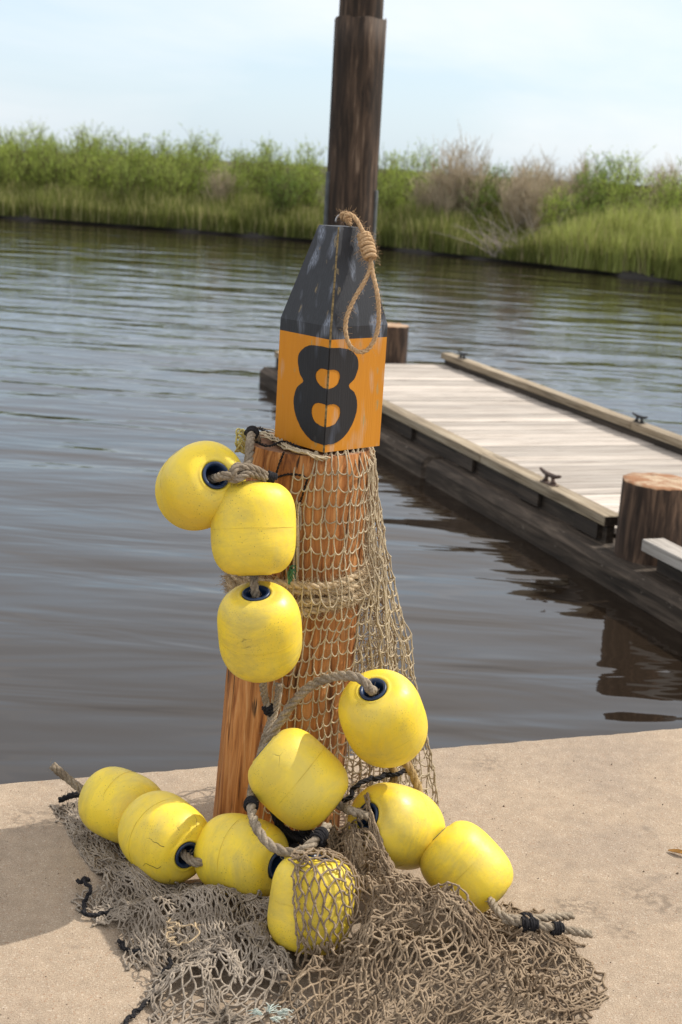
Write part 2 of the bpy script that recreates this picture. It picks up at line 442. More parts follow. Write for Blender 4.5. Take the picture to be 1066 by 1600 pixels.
MT['green_twine'] = m_fibre('green_twine', (0.02, 0.09, 0.04), (0.12, 0.30, 0.16), (0.05, 0.12, 0.06))
MT['mint_twine'] = m_fibre('pale_mint_fibre', (0.42, 0.55, 0.50), (0.75, 0.80, 0.75), (0.5, 0.5, 0.42))
MT['orange_paint'] = m_paint('orange_marker_paint', (0.62, 0.255, 0.016), (0.53, 0.20, 0.012), [(0.50, 0.42, 0.34), (0.34, 0.27, 0.12)], 0.6)
MT['black_paint'] = m_paint('black_marker_paint', (0.020, 0.021, 0.025), (0.032, 0.034, 0.040), [(0.27, 0.31, 0.39), (0.22, 0.17, 0.09)], 0.75)
MT['numeral_paint'] = m_paint('numeral_paint', (0.014, 0.014, 0.016), (0.022, 0.022, 0.026), [(0.10, 0.12, 0.17), (0.05, 0.05, 0.05)], 0.6)
MT['edge_wood'] = flat('rubbed_edge_wood', (0.16, 0.115, 0.05), 0.7, 0.3, 0, 130, 0.8)
MT['steel'] = flat('rusty_cleat_iron', (0.10, 0.065, 0.05), 0.6, 0.5, 0.3, 40, 0.5)
MT['steel_dark'] = flat('black_cleat_iron', (0.02, 0.02, 0.022), 0.5, 0.5, 0.3, 40, 0.4)
MT['wire'] = flat('galvanised_eye', (0.35, 0.35, 0.36), 0.4, 0.5, 0.8)
def m_ground():
    m = Mat('marsh_soil', 0.95, 0.1)
    m.color(m.mix(m.noise(m.co(), 0.8, 6), (0.05, 0.055, 0.02), (0.11, 0.10, 0.05))); return m.m
MT['marsh'] = m_ground()
MT['mud'] = flat('dark_undercut_mud', (0.014, 0.011, 0.008), 0.6, 0.4, 0, 6, 0.4)  # near-black colour stands in for the shaded undercut along the waterline
G3 = lambda a, b, c: [(0.0, a), (0.5, b), (1.0, c)]
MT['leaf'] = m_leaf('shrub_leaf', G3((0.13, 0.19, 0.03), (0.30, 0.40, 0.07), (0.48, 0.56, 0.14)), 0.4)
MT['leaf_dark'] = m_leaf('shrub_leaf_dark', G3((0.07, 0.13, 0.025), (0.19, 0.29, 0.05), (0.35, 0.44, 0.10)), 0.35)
MT['leaf_dry'] = m_leaf('dry_shrub_leaf', G3((0.26, 0.20, 0.12), (0.40, 0.34, 0.20), (0.36, 0.42, 0.14)), 0.3)
MT['grass'] = m_leaf('marsh_grass_blade', [(0.0, (0.12, 0.14, 0.035)), (0.45, (0.28, 0.31, 0.085)), (0.8, (0.47, 0.52, 0.15)), (1.0, (0.50, 0.42, 0.24))], 0.4)
MT['twig'] = flat('pinkish_dry_twig', (0.45, 0.37, 0.26), 0.85, 0.1, 0, 3, 0.3)
MT['stem'] = flat('brown_stem', (0.10, 0.075, 0.05), 0.85, 0.1, 0, 3, 0.3)
MT['bleached'] = flat('bleached_driftwood', (0.30, 0.26, 0.22), 0.85, 0.1, 0, 20, 0.3)
MT['dead_leaf'] = flat('dead_leaf', (0.26, 0.13, 0.03), 0.7, 0.2, 0, 60, 0.4)

# ------------------------------------------------------------ ground, water, bank
WZ = -0.27
EDG = np.array([0.327, 3.451]); ED = np.array([0.945, 0.327]); EN = np.array([-0.327, 0.945])
def quay():
    g = Geo()
    t = np.concatenate([[-90, -30, -8], np.linspace(-3, 4, 240), [8, 30, 90]])
    jit = RG.normal(0, 0.0030, len(t)) + 0.004 * np.sin(t * 3.1) + 0.003 * np.sin(t * 11)
    jz = RG.normal(0, 0.0012, len(t))
    rows = [(-0.0, -3.0), (0.0, -0.05), (0.0, -0.014), (-0.005, -0.004), (-0.016, 0.0), (-0.4, 0), (-1.2, 0), (-3, 0), (-12, 0), (-140, 0)]
    V = []
    for k, (off, z) in enumerate(rows):
        j = jit * (1.0 if k < 5 else 0)
        p = EDG[None] + ED[None] * t[:, None] + EN[None] * (off + j * (1 - 0.2 * k))[:, None]
        V.append(np.c_[p, z + (jz if 0 < k < 4 else 0 * jz)])
    n = len(t)
    f = [(k * n + i, k * n + i + 1, (k + 1) * n + i + 1, (k + 1) * n + i) for k in range(len(rows) - 1) for i in range(n - 1)]
    g.add(np.concatenate(V), f)
    o = link('concrete_quay', g.mesh('concrete_quay', MT['concrete']))
    tag(o, kind='structure')
quay()
o = link('water', mesh('water', [(-900, -60, WZ), (900, -60, WZ), (900, 1200, WZ), (-900, 1200, WZ)], [(0, 1, 2, 3)], MT['water'])); tag(o, kind='structure')

BK = spline([(-120, 52), (-60, 43.5), (-30, 38.2), (-14, 35.6), (-8.8, 34.3), (-4.5, 33.4), (-0.9, 32.3), (2.6, 29.7), (6.1, 26.1), (11, 20.5), (22, 10.5), (60, -12)], 700)
BT = np.gradient(BK, axis=0); BT /= np.linalg.norm(BT, axis=1, keepdims=True)
BN = np.c_[-BT[:, 1], BT[:, 0]]                     # pointing away from the water
BN *= np.sign(BN[:, 1:2] + 1e-9)
def bank():
    n = len(BK)
    prof = [(0.0, WZ - 0.35), (0.0, WZ - 0.02), (0.10, WZ + 0.10), (0.35, WZ + 0.20), (1.2, WZ + 0.26), (6, WZ + 0.3), (40, WZ + 0.4), (900, WZ + 0.4)]
    wob = 0.10 * np.sin(np.arange(n) * 0.9) + 0.12 * np.sin(np.arange(n) * 0.31) + RG.normal(0, 0.04, n)
    V = [np.c_[BK + BN * (d + (wob if k < 4 else 0 * wob))[:, None], np.full(n, z)] for k, (d, z) in enumerate(prof)]
    f = []; mi = []
    for k in range(len(prof) - 1):
        for i in range(n - 1):
            f.append((k * n + i, k * n + i + 1, (k + 1) * n + i + 1, (k + 1) * n + i)); mi.append(1 if k < 3 else 0)
    o = link('marsh_bank', mesh('marsh_bank', np.concatenate(V), f, [MT['marsh'], MT['mud']], mi)); tag(o, kind='structure')
bank()

def blades(n, base, h, w, lean, tint, mats, name, bend=0.35):
    """n curved tapering blades as 2-quad strips ending in a point"""
    az = RG.uniform(0, 2 * math.pi, n)
    d = np.c_[np.cos(az), np.sin(az), np.zeros(n)]
    q = RG.uniform(0, 2 * math.pi, n)
    s = np.c_[np.cos(q), np.sin(q), np.zeros(n)]
    up = np.array([0, 0, 1.0])
    V = []
    for t, wk in ((0, 1), (0.45, 0.85), (0.8, 0.5), (1.0, 0.08)):
        c = base + up * (h * t)[:, None] * (1 - 0.12 * t) + d * (lean * h * (0.4 * t + bend * 2 * t * t))[:, None]
        V += [c - s * (w * wk)[:, None] / 2, c + s * (w * wk)[:, None] / 2]
    V = np.stack(V, 1).reshape(-1, 3)
    b = np.arange(n)[:, None] * 8
    F = np.concatenate([b + np.array([[0, 1, 3, 2]]), b + np.array([[2, 3, 5, 4]]), b + np.array([[4, 5, 7, 6]])], 0)
    me = mesh(name, V, F, mats)
    a = me.attributes.new('tint', 'FLOAT', 'POINT'); a.data.foreach_set('value', np.repeat(tint, 8).astype(np.float32))
    return me

def grass():
    n = 95000
    # positions along the seen stretch of bank
    vis = np.where((BK[:, 0] > -16) & (BK[:, 0] < 16))[0]
    i = RG.choice(vis, n); f = RG.uniform(0, 1, n)[:, None]
    i2 = np.minimum(i + 1, len(BK) - 1)
    p = BK[i] * (1 - f) + BK[i2] * f
    d = np.abs(RG.uniform(0, 1, n)) ** 1.3 * 3.6 - 0.10
    p = p + BN[i] * d[:, None]
    x = p[:, 0]
    right = np.clip((BK[i][:, 0] - 3.0) / 1.2, 0, 1)
    clump = 0.5 + 0.5 * np.sin(x * 2.1 + 1.3 * np.sin(p[:, 1] * 1.7)) * np.cos(p[:, 1] * 2.3 + x)
    clump2 = 0.5 + 0.5 * np.sin(x * 6.3 + 2 * np.sin(p[:, 1] * 3.1))
    gx = np.interp(BK[i][:, 0], [-9, -3, -0.5, 1.4, 2.2, 2.9, 3.4, 4.2, 7, 9], [0.80, 0.85, 0.80, 1.0, 0.75, 0.5, 0.9, 1.25, 1.22, 1.15])
    h = gx * RG.uniform(0.65, 1.12, n) * (0.82 + 0.28 * clump) * (0.72 + 0.28 * np.clip(d / 0.8, 0, 1))
    tint = np.clip(0.30 + 0.25 * right + 0.25 * (clump - 0.5) + 0.15 * (clump2 - 0.5) + RG.normal(0, 0.17, n) - 0.16 * (1 - right), 0, 0.88)
    dead = RG.uniform(0, 1, n) < 0.17 - 0.06 * right
    tint[dead] = RG.uniform(0.9, 1.0, dead.sum())
    me = blades(n, np.c_[p, np.full(n, WZ + 0.06) + 0.12 * np.clip(d, 0, 1)], h, RG.uniform(0.012, 0.024, n), RG.uniform(0.03, 0.30, n), tint, MT['grass'], 'marsh_grass')
    tag(link('marsh_grass', me), 'tall green marsh grass growing along the far water edge', 'grass', kind='stuff')
grass()

def shrub_meshes(seed, leafm, stemm, nl=2600, kind='green', H=1.9, Wd=1.0):
    R = np.random.default_rng(seed)
    ns = 26 if kind != 'bare' else 60
    P = []; tips = []
    for k in range(ns):
        a = R.uniform(0, 2 * math.pi); lean = R.uniform(0.05, 0.62) * Wd; hh = H * R.uniform(0.62, 1.0) * (1 - 0.25 * lean / Wd)
        t = np.linspace(0, 1, 6)[:, None]
        st = np.array([R.normal(0, 0.12), R.normal(0, 0.12), -0.02])
        P.append(st + np.c_[np.cos(a) * lean * t ** 1.3 + R.normal(0, .03, (6, 1)) * t, np.sin(a) * lean * t ** 1.3 + R.normal(0, .03, (6, 1)) * t, hh * t])
    P = np.array(P)
    g = Geo(); v, f = tubes(P, np.linspace(0.012, 0.004, 6), 3); g.add(v, f)
    # branchlets
    B = []
    nb = 240 if kind != 'bare' else 900
    for k in range(nb):
        s = P[R.integers(ns)]; j = R.integers(1, 5); u = R.uniform(); b0 = s[j] * (1 - u) + s[j + 1] * u if j < 5 else s[5]
        L_ = R.uniform(0.12, 0.42); a = R.uniform(0, 6.28); e = R.uniform(0.3, 1.3)
        dv = np.array([math.cos(a) * math.cos(e), math.sin(a) * math.cos(e), math.sin(e)]) * L_
        B.append([b0, b0 + dv * 0.5 + R.normal(0, .02, 3), b0 + dv + np.array([0, 0, 0.04])])
    B = np.array(B)
    v, f = tubes(B, np.array([0.0045, 0.0035, 0.0022]) * (1.0 if kind != 'bare' else 1.25), 3); g.add(v, f)
    stems = g.mesh('stems', stemm)
    # leaves around branchlets, in tufts
    bi = R.integers(0, nb, nl); t = R.uniform(0.1, 1.1, nl)[:, None]
    c = B[bi, 0] * (1 - t) + B[bi, 2] * t + R.normal(0, 0.028, (nl, 3))
    c[:, 2] = np.maximum(c[:, 2], 0.05)
    size = R.uniform(0.030, 0.062, nl) * (0.6 if kind == 'bare' else 1.0)
    a = R.normal(0, 1, (nl, 3)); a[:, 2] += 0.8; a /= np.linalg.norm(a, axis=1, keepdims=True)
    b = np.cross(a, R.normal(0, 1, (nl, 3))); b /= np.linalg.norm(b, axis=1, keepdims=True)
    s = size[:, None]
    V = np.stack([c - a * s * 0.5, c + b * s * 0.20, c + a * s * 0.6, c - b * s * 0.20], 1).reshape(-1, 3)
    F = np.arange(nl * 4).reshape(-1, 4)
    fo = mesh('foliage', V, F, leafm)
    tuft = R.uniform(0, 1, nb)[bi]
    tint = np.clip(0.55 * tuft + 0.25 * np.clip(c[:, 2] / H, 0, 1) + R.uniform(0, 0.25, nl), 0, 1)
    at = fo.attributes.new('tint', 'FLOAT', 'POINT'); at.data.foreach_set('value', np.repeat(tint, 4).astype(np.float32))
    return stems, fo

PROT = {
    'green': [shrub_meshes(10 + k, MT['leaf'], MT['stem'], 3000) for k in range(4)],
    'dark': [shrub_meshes(20 + k, MT['leaf_dark'], MT['stem'], 3800, Wd=1.15) for k in range(2)],
    'dry': [shrub_meshes(30 + k, MT['leaf_dry'], MT['twig'], 1500, 'bare') for k in range(3)],
    'bare': [shrub_meshes(40, MT['leaf_dry'], MT['twig'], 260, 'bare', 2.2)],
}
def shrub(kind, x, y, s, label, group=None, name='shrub', sz=None):
    st, fo = PROT[kind][rnd.randrange(len(PROT[kind]))]
    e = empty(name, (x, y, WZ + 0.22), rnd.uniform(0, 6.28)); e.scale = (s, s, sz if sz else s)
    link('stems', st, e); link('foliage', fo, e)
    tag(e, label, 'shrub', group); return e
def bank_at(x, d):
    i = int(np.argmin(np.abs(BK[:, 0] - x))); q = BK[i] + BN[i] * d; return q[0], q[1]
# one distinct dark bush at the left, overhanging the water
x, y = atz(432, 372, WZ)[:2] + (0.1, 0.45); shrub('dark', x, y, 0.88, 'dark green rounded bush leaning over the water left of the tall pole', name='round_bush')
x, y = atz(470, 374, WZ)[:2] + (0.1, 1.1); shrub('green', x, y, 0.95, 'yellow green bush close behind the dark round bush by the pole', name='round_bush')
x, y = bank_at(1.45, 1.5); shrub('bare', x, y, 1.08, 'tall leafless twiggy shrub rising above the others right of the pole', name='twiggy_shrub')
x, y = bank_at(1.0, 1.9); shrub('bare', x, y, 1.05, 'leafless pinkish twiggy shrub just left of the tallest bare one', name='twiggy_shrub')
x, y = bank_at(2.5, 1.7); shrub('bare', x, y, 0.9, 'low leafless shrub just right of the tallest bare one', name='twiggy_shrub')
# the belt of shrubs
def atx(x, y): q = np.array([x, y, 0.5]) - CP; return 533 + FPX * (q @ CR) / (q @ FW)
def belt():
    for row, (d0, st) in enumerate(((1.5, 0.62), (2.7, 0.72), (4.2, 0.85), (6.2, 1.0), (9.0, 1.15))):
        x = -13.0
        while x < 11.0:
            xi = x + rnd.uniform(-0.2, 0.2)
            px, py = bank_at(xi, d0 + rnd.uniform(-0.35, 0.35))
            x += st * (1.0 if xi < 4 else 0.75)
            left = xi < 0.6
            if row == 0 and (-2.4 < xi < -0.8 or xi > 3.6): continue
            if left:
                k = 'dry' if rnd.random() < 0.03 else 'green'
                s = {0: 0.80, 1: 0.92, 2: 1.0, 3: 1.04, 4: 1.10}[row]
            elif xi < 3.0:
                k = 'dry' if rnd.random() < (0.65 if row < 3 else 0.4) else 'dark'
                s = (0.78, 0.9, 0.98, 1.08, 1.18)[row]
            else:
                k = 'dry' if rnd.random() < 0.35 else 'green'
                s = (0.7, 0.95, 1.08, 1.22, 1.3)[row]
            s *= rnd.uniform(0.88, 1.12)
            q = atx(px, py)
            where = ('at the far left' if q < 170 else 'left of the dark round bush' if q < 385 else 'close to the left side of the tall pole' if q < 520 else 'just right of the tall pole' if q < 640 else
                     'around the bare twiggy shrubs' if q < 800 else 'behind the tall bright grass' if q < 960 else 'at the right edge of the far bank')
            where = {0: 'front row shrub ', 1: 'second row shrub ', 2: 'third row shrub ', 3: 'fourth row shrub ', 4: 'rearmost shrub '}[row] + where
            tone = {'green': 'light green leafy ', 'dark': 'deeper green ', 'dry': 'brownish half dry '}[k]
            shrub(k, px, py, s, tone + where, tone + where.replace('shrub', 'shrubs')); continue
belt()
# fallen dead branches at the water's edge and one bleached stick in the water
g = Geo(); P = []
x0, y0 = bank_at(3.25, 0.25)
for k in range(40):
    a = rnd.uniform(math.pi * 0.75, math.pi * 1.35) if k % 3 else rnd.uniform(-0.6, 0.6); L_ = rnd.uniform(0.6, 1.7); e = rnd.uniform(0.25, 1.25)
    b = np.array([x0 + rnd.uniform(-.7, .5), y0 + rnd.uniform(-.1, .3), WZ + 0.1])
    dv = np.array([math.cos(a) * math.cos(e), -0.15, math.sin(e)]) * L_
    P.append([b, b + dv * 0.4 + np.array([0, 0, 0.05]), b + dv * 0.75, b + dv * np.array([1.1, 1, 0.92])])
v, f = tubes(np.array(P), np.array([0.011, 0.008, 0.005, 0.003]), 4); g.add(v, f)
tag(link('dead_branches', g.mesh('dead_branches', MT['bleached'])), 'tangle of grey dead branches at the foot of the bare shrub by the water', 'branches')
p = atz(752, 404, WZ)
v, f = tubes(spline([p + (0, 0, -0.25), p, p + (0.01, 0, 0.09), p + (-0.015, 0, 0.2)], 8), np.linspace(0.03, 0.02, 8), 6, True)
tag(link('driftwood_stick', mesh('driftwood_stick', v, f, MT['bleached'])), 'short bleached stick poking out of the water under the bare shrub', 'stick')

# ------------------------------------------------------------ dock
DO = np.array([0.75, 7.48]); DA = np.array([-0.347, 0.938]); DS = np.array([0.938, 0.347])
def dk(t, s, z=0): q = DO + DA * t + DS * s; return (q[0], q[1], z)
dock = empty('floating_dock', (DO[0], DO[1], 0), math.atan2(DS[1], DS[0]))     # local x = across (s), local y = along (t)
tag(dock, 'low timber dock with pale planks, curbs and iron cleats over the water', 'dock')
TD, T0, T1, WID = -0.10, -3.6, 3.98, 1.60
pl = []
pitch = 0.132
k = 0
t = T0
while t < T1 - 0.05:
    s0, s1 = 0.076 + rnd.uniform(-0.003, 0.003), WID - 0.076 + rnd.uniform(-0.003, 0.003)
    if -1.79 < t < -1.30: s0 = 0.345
    pl.append((t, min(pitch - 0.011, T1 - t), s0, s1)); t += pitch
for i, (t, wd, s0, s1) in enumerate(pl):
    dz = rnd.uniform(-0.0025, 0.0025)
    v, f = box(s0, s1, -wd / 2 + 0.001, wd / 2 - 0.001, -0.035, 0, 0.004)
    v = np.array(v); v[:, 2] += 0.002 * np.sin(v[:, 0] * 4 + i)
    o = link('plank', mesh('plank', v, f, MT['deck'], smooth=False), dock, (0, t + wd / 2, TD + dz))
    o.rotation_euler = (rnd.uniform(-.006, .006), 0, rnd.uniform(-.002, .002))
def dock_box(name, s0, s1, t0, t1, z0, z1, b, m, label=None):
    cy = (t0 + t1) / 2; cx = (s0 + s1) / 2; cz = (z0 + z1) / 2
    v, f = box(t0 - cy, t1 - cy, s0 - cx, s1 - cx, z0 - cz, z1 - cz, b)
    v = np.array(v)[:, [1, 0, 2]]; f = [q[::-1] for q in f]
    o = link(name, mesh(name, v, f, m, smooth=False), dock, (cx, cy, cz))
    if label: o['label'] = label
    return o
dock_box('curb', 0.0, 0.10, -1.36, -0.004, -0.055, -0.005, 0.004, MT['curb'])
dock_box('curb', 0.0, 0.10, 0.004, T1 - 0.02, -0.056, -0.006, 0.004, MT['curb'])
dock_box('curb', -0.055, 0.055, T0, -1.775, -0.05, 0.004, 0.004, MT['curb_grey'], 'silvery grey curb timber at the near end')
dock_box('curb', WID - 0.10, WID, T0, 0.9, -0.056, -0.006, 0.004, MT['curb'])
dock_box('curb', WID - 0.10, WID, 0.908, T1 + 0.02, -0.055, -0.005, 0.004, MT['curb'])
for s in (0.004, WID - 0.0276):
    for t in (-3.4, -2.5, -1.3, -0.7, 0.1, 1.0, 1.9, 2.8, 3.7):
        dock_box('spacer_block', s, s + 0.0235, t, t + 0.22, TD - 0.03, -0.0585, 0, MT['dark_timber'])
v, f = box(-0.046, 0.046, -0.0015, 0.0015, -0.021, 0.021)  # thin dark plate covering the end face of the near curb
o = link('end_cap', mesh('end_cap', v, f, MT['dark_timber'], smooth=False), dock, (0.05, -1.362, -0.030)); o['label'] = 'black end of the near curb'
for t0, t1 in ((T0, -2.9), (-2.892, -0.9 + 1.42), (0.528, T1 + 0.05)):
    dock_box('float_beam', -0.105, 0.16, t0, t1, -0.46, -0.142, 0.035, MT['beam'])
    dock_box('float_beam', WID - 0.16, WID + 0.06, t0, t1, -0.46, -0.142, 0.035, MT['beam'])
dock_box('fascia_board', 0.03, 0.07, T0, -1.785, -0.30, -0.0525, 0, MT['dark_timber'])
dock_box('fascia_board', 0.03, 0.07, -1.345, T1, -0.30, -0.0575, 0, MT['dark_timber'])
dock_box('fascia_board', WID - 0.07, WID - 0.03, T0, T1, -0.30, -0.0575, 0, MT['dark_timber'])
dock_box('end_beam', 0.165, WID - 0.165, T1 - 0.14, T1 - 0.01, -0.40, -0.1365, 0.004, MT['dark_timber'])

def cleat(t, s, z, m, sc=1.0):
    g = Geo()
    path = spline([(-0.085, 0, 0.052), (-0.05, 0, 0.043), (0, 0, 0.040), (0.05, 0, 0.043), (0.085, 0, 0.052)], 13)
    rr = 0.011 * (0.45 + 0.55 * np.sin(np.linspace(0.25, math.pi - 0.25, 13))); v, f = tubes(path, rr, 8, True); g.add(v, f)
    for x in (-0.028, 0.028):
        v, f = tubes([(x * 1.2, 0, 0.004), (x, 0, 0.02), (x * 0.9, 0, 0.040)], [0.016, 0.009, 0.010], 8, True); g.add(v, f)
    v, f = box(-0.055, 0.055, -0.017, 0.017, 0, 0.006, 0.0025); g.add(v, f)
    o = link('cleat', g.mesh('cleat', m), dock, (s, t, z)); o.rotation_euler = (0, 0, math.pi / 2 + 0.05); o.scale = (sc,) * 3
def tloc(px, py, z):
    p = atz(px, py, z)[:2] - DO; return float(p @ DA), float(p @ DS)
cleat(tloc(858, 756, -0.005)[0], 0.05, -0.005, MT['steel'], 1.15)
cleat(tloc(992, 660, -0.005)[0], WID - 0.05, -0.006, MT['steel_dark'], 0.95)
cleat(tloc(720, 560, -0.005)[0], WID - 0.05, -0.005, MT['steel_dark'], 0.95)

def round_timber(name, loc, z0, z1, r0, r1, m, mtop, label, cat, lump=0.02, lean=(0, 0), seg=40, rings=16):
    e = empty(name, (loc[0], loc[1], 0))
    R = np.random.default_rng(int(abs(loc[0]) * 1000) + 5)
    ph = R.uniform(0, 6.28, 8)
    th = np.arange(seg) * 2 * math.pi / seg
    V = []
    for k in range(rings + 1):
        u = k / rings; z = z0 + (z1 - z0) * u; r = r0 + (r1 - r0) * u
        rr = r * (1 + lump * (np.sin(2 * th + ph[0]) * 0.6 + np.sin(3 * th + ph[1] + u) * 0.5 + 0.3 * np.sin(7 * th + ph[2] + 2 * u) + 0.22 * np.sin(13 * th + ph[3])))
        V.append(np.c_[rr * np.cos(th) + lean[0] * (z - z0), rr * np.sin(th) + lean[1] * (z - z0), np.full(seg, z) + (R.normal(0, 0.0015, seg) if k == rings else 0)])
    f = [(k * seg + j, k * seg + (j + 1) % seg, (k + 1) * seg + (j + 1) % seg, (k + 1) * seg + j) for k in range(rings) for j in range(seg)]
    link('shaft', mesh('shaft', np.concatenate(V), f, m), e)
    rim = V[-1]; c = rim.mean(0)
    T = [rim, c + (rim - c) * 0.985 + (0, 0, 0.004), c + (rim - c) * 0.8 + (0, 0, 0.005), c + (rim - c) * 0.4 + (0, 0, 0.004)]
    f = [(k * seg + j, k * seg + (j + 1) % seg, (k + 1) * seg + (j + 1) % seg, (k + 1) * seg + j) for k in range(3) for j in range(seg)]
    f.append(tuple(3 * seg + j for j in range(seg)))
    link('cut_top', mesh('cut_top', np.concatenate(T), f, mtop), e)
    return tag(e, label, cat)
q = dk(-1.565, 0.145); round_timber('dock_piling', q, -2.5, 0.205, 0.178, 0.172, MT['piling'], MT['endgrain'], 'thick brown piling with orange cut top at the right edge of the dock', 'piling', 0.03)
q = dk(4.17, 1.085); round_timber('dock_piling', q, -2.5, 0.20, 0.165, 0.158, MT['piling'], MT['endgrain'], 'short dark piling standing at the far end of the dock', 'piling', 0.02)

# tall pole beside the dock
PY = 9.2
pb = aty(549, 340, PY); pt = aty(566, 30, PY)
pole = empty('mooring_pole', (pb[0], PY, 0))
def ring_tube(name, z0, z1, r0, r1, m, parent, lump, seed, cap=True, arc=None):
    R = np.random.default_rng(seed); seg = 44; rings = 24; th = np.arange(seg) * 2 * math.pi / seg; ph = R.uniform(0, 6.28, 6); V = []
    for k in range(rings + 1):
        u = k / rings; r = r0 + (r1 - r0) * u
        rr = r * (1 + lump * (0.6 * np.sin(3 * th + ph[0]) + 0.5 * np.sin(8 * th + ph[1] + u) + 0.35 * np.sin(15 * th + ph[2] + 3 * u)))
        V.append(np.c_[rr * np.cos(th), rr * np.sin(th), np.full(seg, z0 + (z1 - z0) * u) + (R.normal(0, 0.006, seg) if k == rings else 0)])
    f = [(k * seg + j, k * seg + (j + 1) % seg, (k + 1) * seg + (j + 1) % seg, (k + 1) * seg + j) for k in range(rings) for j in range(seg)]
    if cap: f.append(tuple(rings * seg + j for j in range(seg)))
    return link(name, mesh(name, np.concatenate(V), f, m), parent)
zt = float(pt[2])
ring_tube('sleeve', -2.5, zt, 0.168, 0.166, MT['pole'], pole, 0.018, 4)
ring_tube('inner_post', zt - 0.1, zt + 3.0, 0.141, 0.128, MT['pole'], pole, 0.012, 5)
for a, h0 in ((3.55, 0.3), (-0.30, 0.2)):
    v, f = box(-0.010, 0.008, -0.022, 0.022, -2.4, 0, 0.003)
    o = link('side_strip', mesh('side_strip', v, f, MT['pole_metal'], smooth=False), pole, (0.170 * math.cos(a), 0.170 * math.sin(a), 1.15 + h0)); o.rotation_euler = (0, 0, a)
pole.rotation_euler = (0, math.atan2(pt[0] - pb[0], pt[2] - pb[2]), 0)
tag(pole, 'tall dark round mooring pole with a thicker sleeve, rising behind the marker', 'pole')

# ------------------------------------------------------------ orange post
PC = np.array([-0.107, 2.95]); PTOP = 0.905
def post_c(z): return np.array([PC[0] + 0.030 * z / 0.9, PC[1], z])
def post_r(z): return 0.147 - 0.012 * z / 0.9
def make_post():
    e = empty('wooden_post', (PC[0], PC[1], 0))
    seg, rings = 96, 46
    th = np.arange(seg) * 2 * math.pi / seg
    R = np.random.default_rng(3); ph = R.uniform(0, 6.28, 10)
    gro = R.normal(0, 1, seg); V = []
    for k in range(rings + 1):
        z = PTOP * k / rings; r = post_r(z)
        gro = 0.93 * gro + 0.35 * R.normal(0, 1, seg) * 0.5
        rr = r * (1 + 0.012 * np.sin(2 * th + ph[0]) + 0.008 * np.sin(5 * th + ph[1] + z)) + 0.0016 * np.clip(gro, -2, 1.2)
        if k >= rings - 1: rr = rr - (0.002 if k == rings - 1 else 0.006)
        V.append(np.c_[rr * np.cos(th) + 0.030 * z / 0.9, rr * np.sin(th), np.full(seg, z)])
    f = [(k * seg + j, k * seg + (j + 1) % seg, (k + 1) * seg + (j + 1) % seg, (k + 1) * seg + j) for k in range(rings) for j in range(seg)]
    link('shaft', mesh('shaft', np.concatenate(V), f, MT['post']), e)
    rim = V[-1]; c = rim.mean(0)
    T = [rim, c + (rim - c) * 0.97 + (0, 0, 0.002), c + (rim - c) * 0.5 + (0, 0, 0.003)]
    f = [(k * seg + j, k * seg + (j + 1) % seg, (k + 1) * seg + (j + 1) % seg, (k + 1) * seg + j) for k in range(2) for j in range(seg)]
    f.append(tuple(2 * seg + j for j in range(seg)))
    link('cut_top', mesh('cut_top', np.concatenate(T), f, MT['post_top']), e)
    tag(e, 'orange brown weathered wooden post on the concrete, carrying the marker and floats', 'post')
make_post()

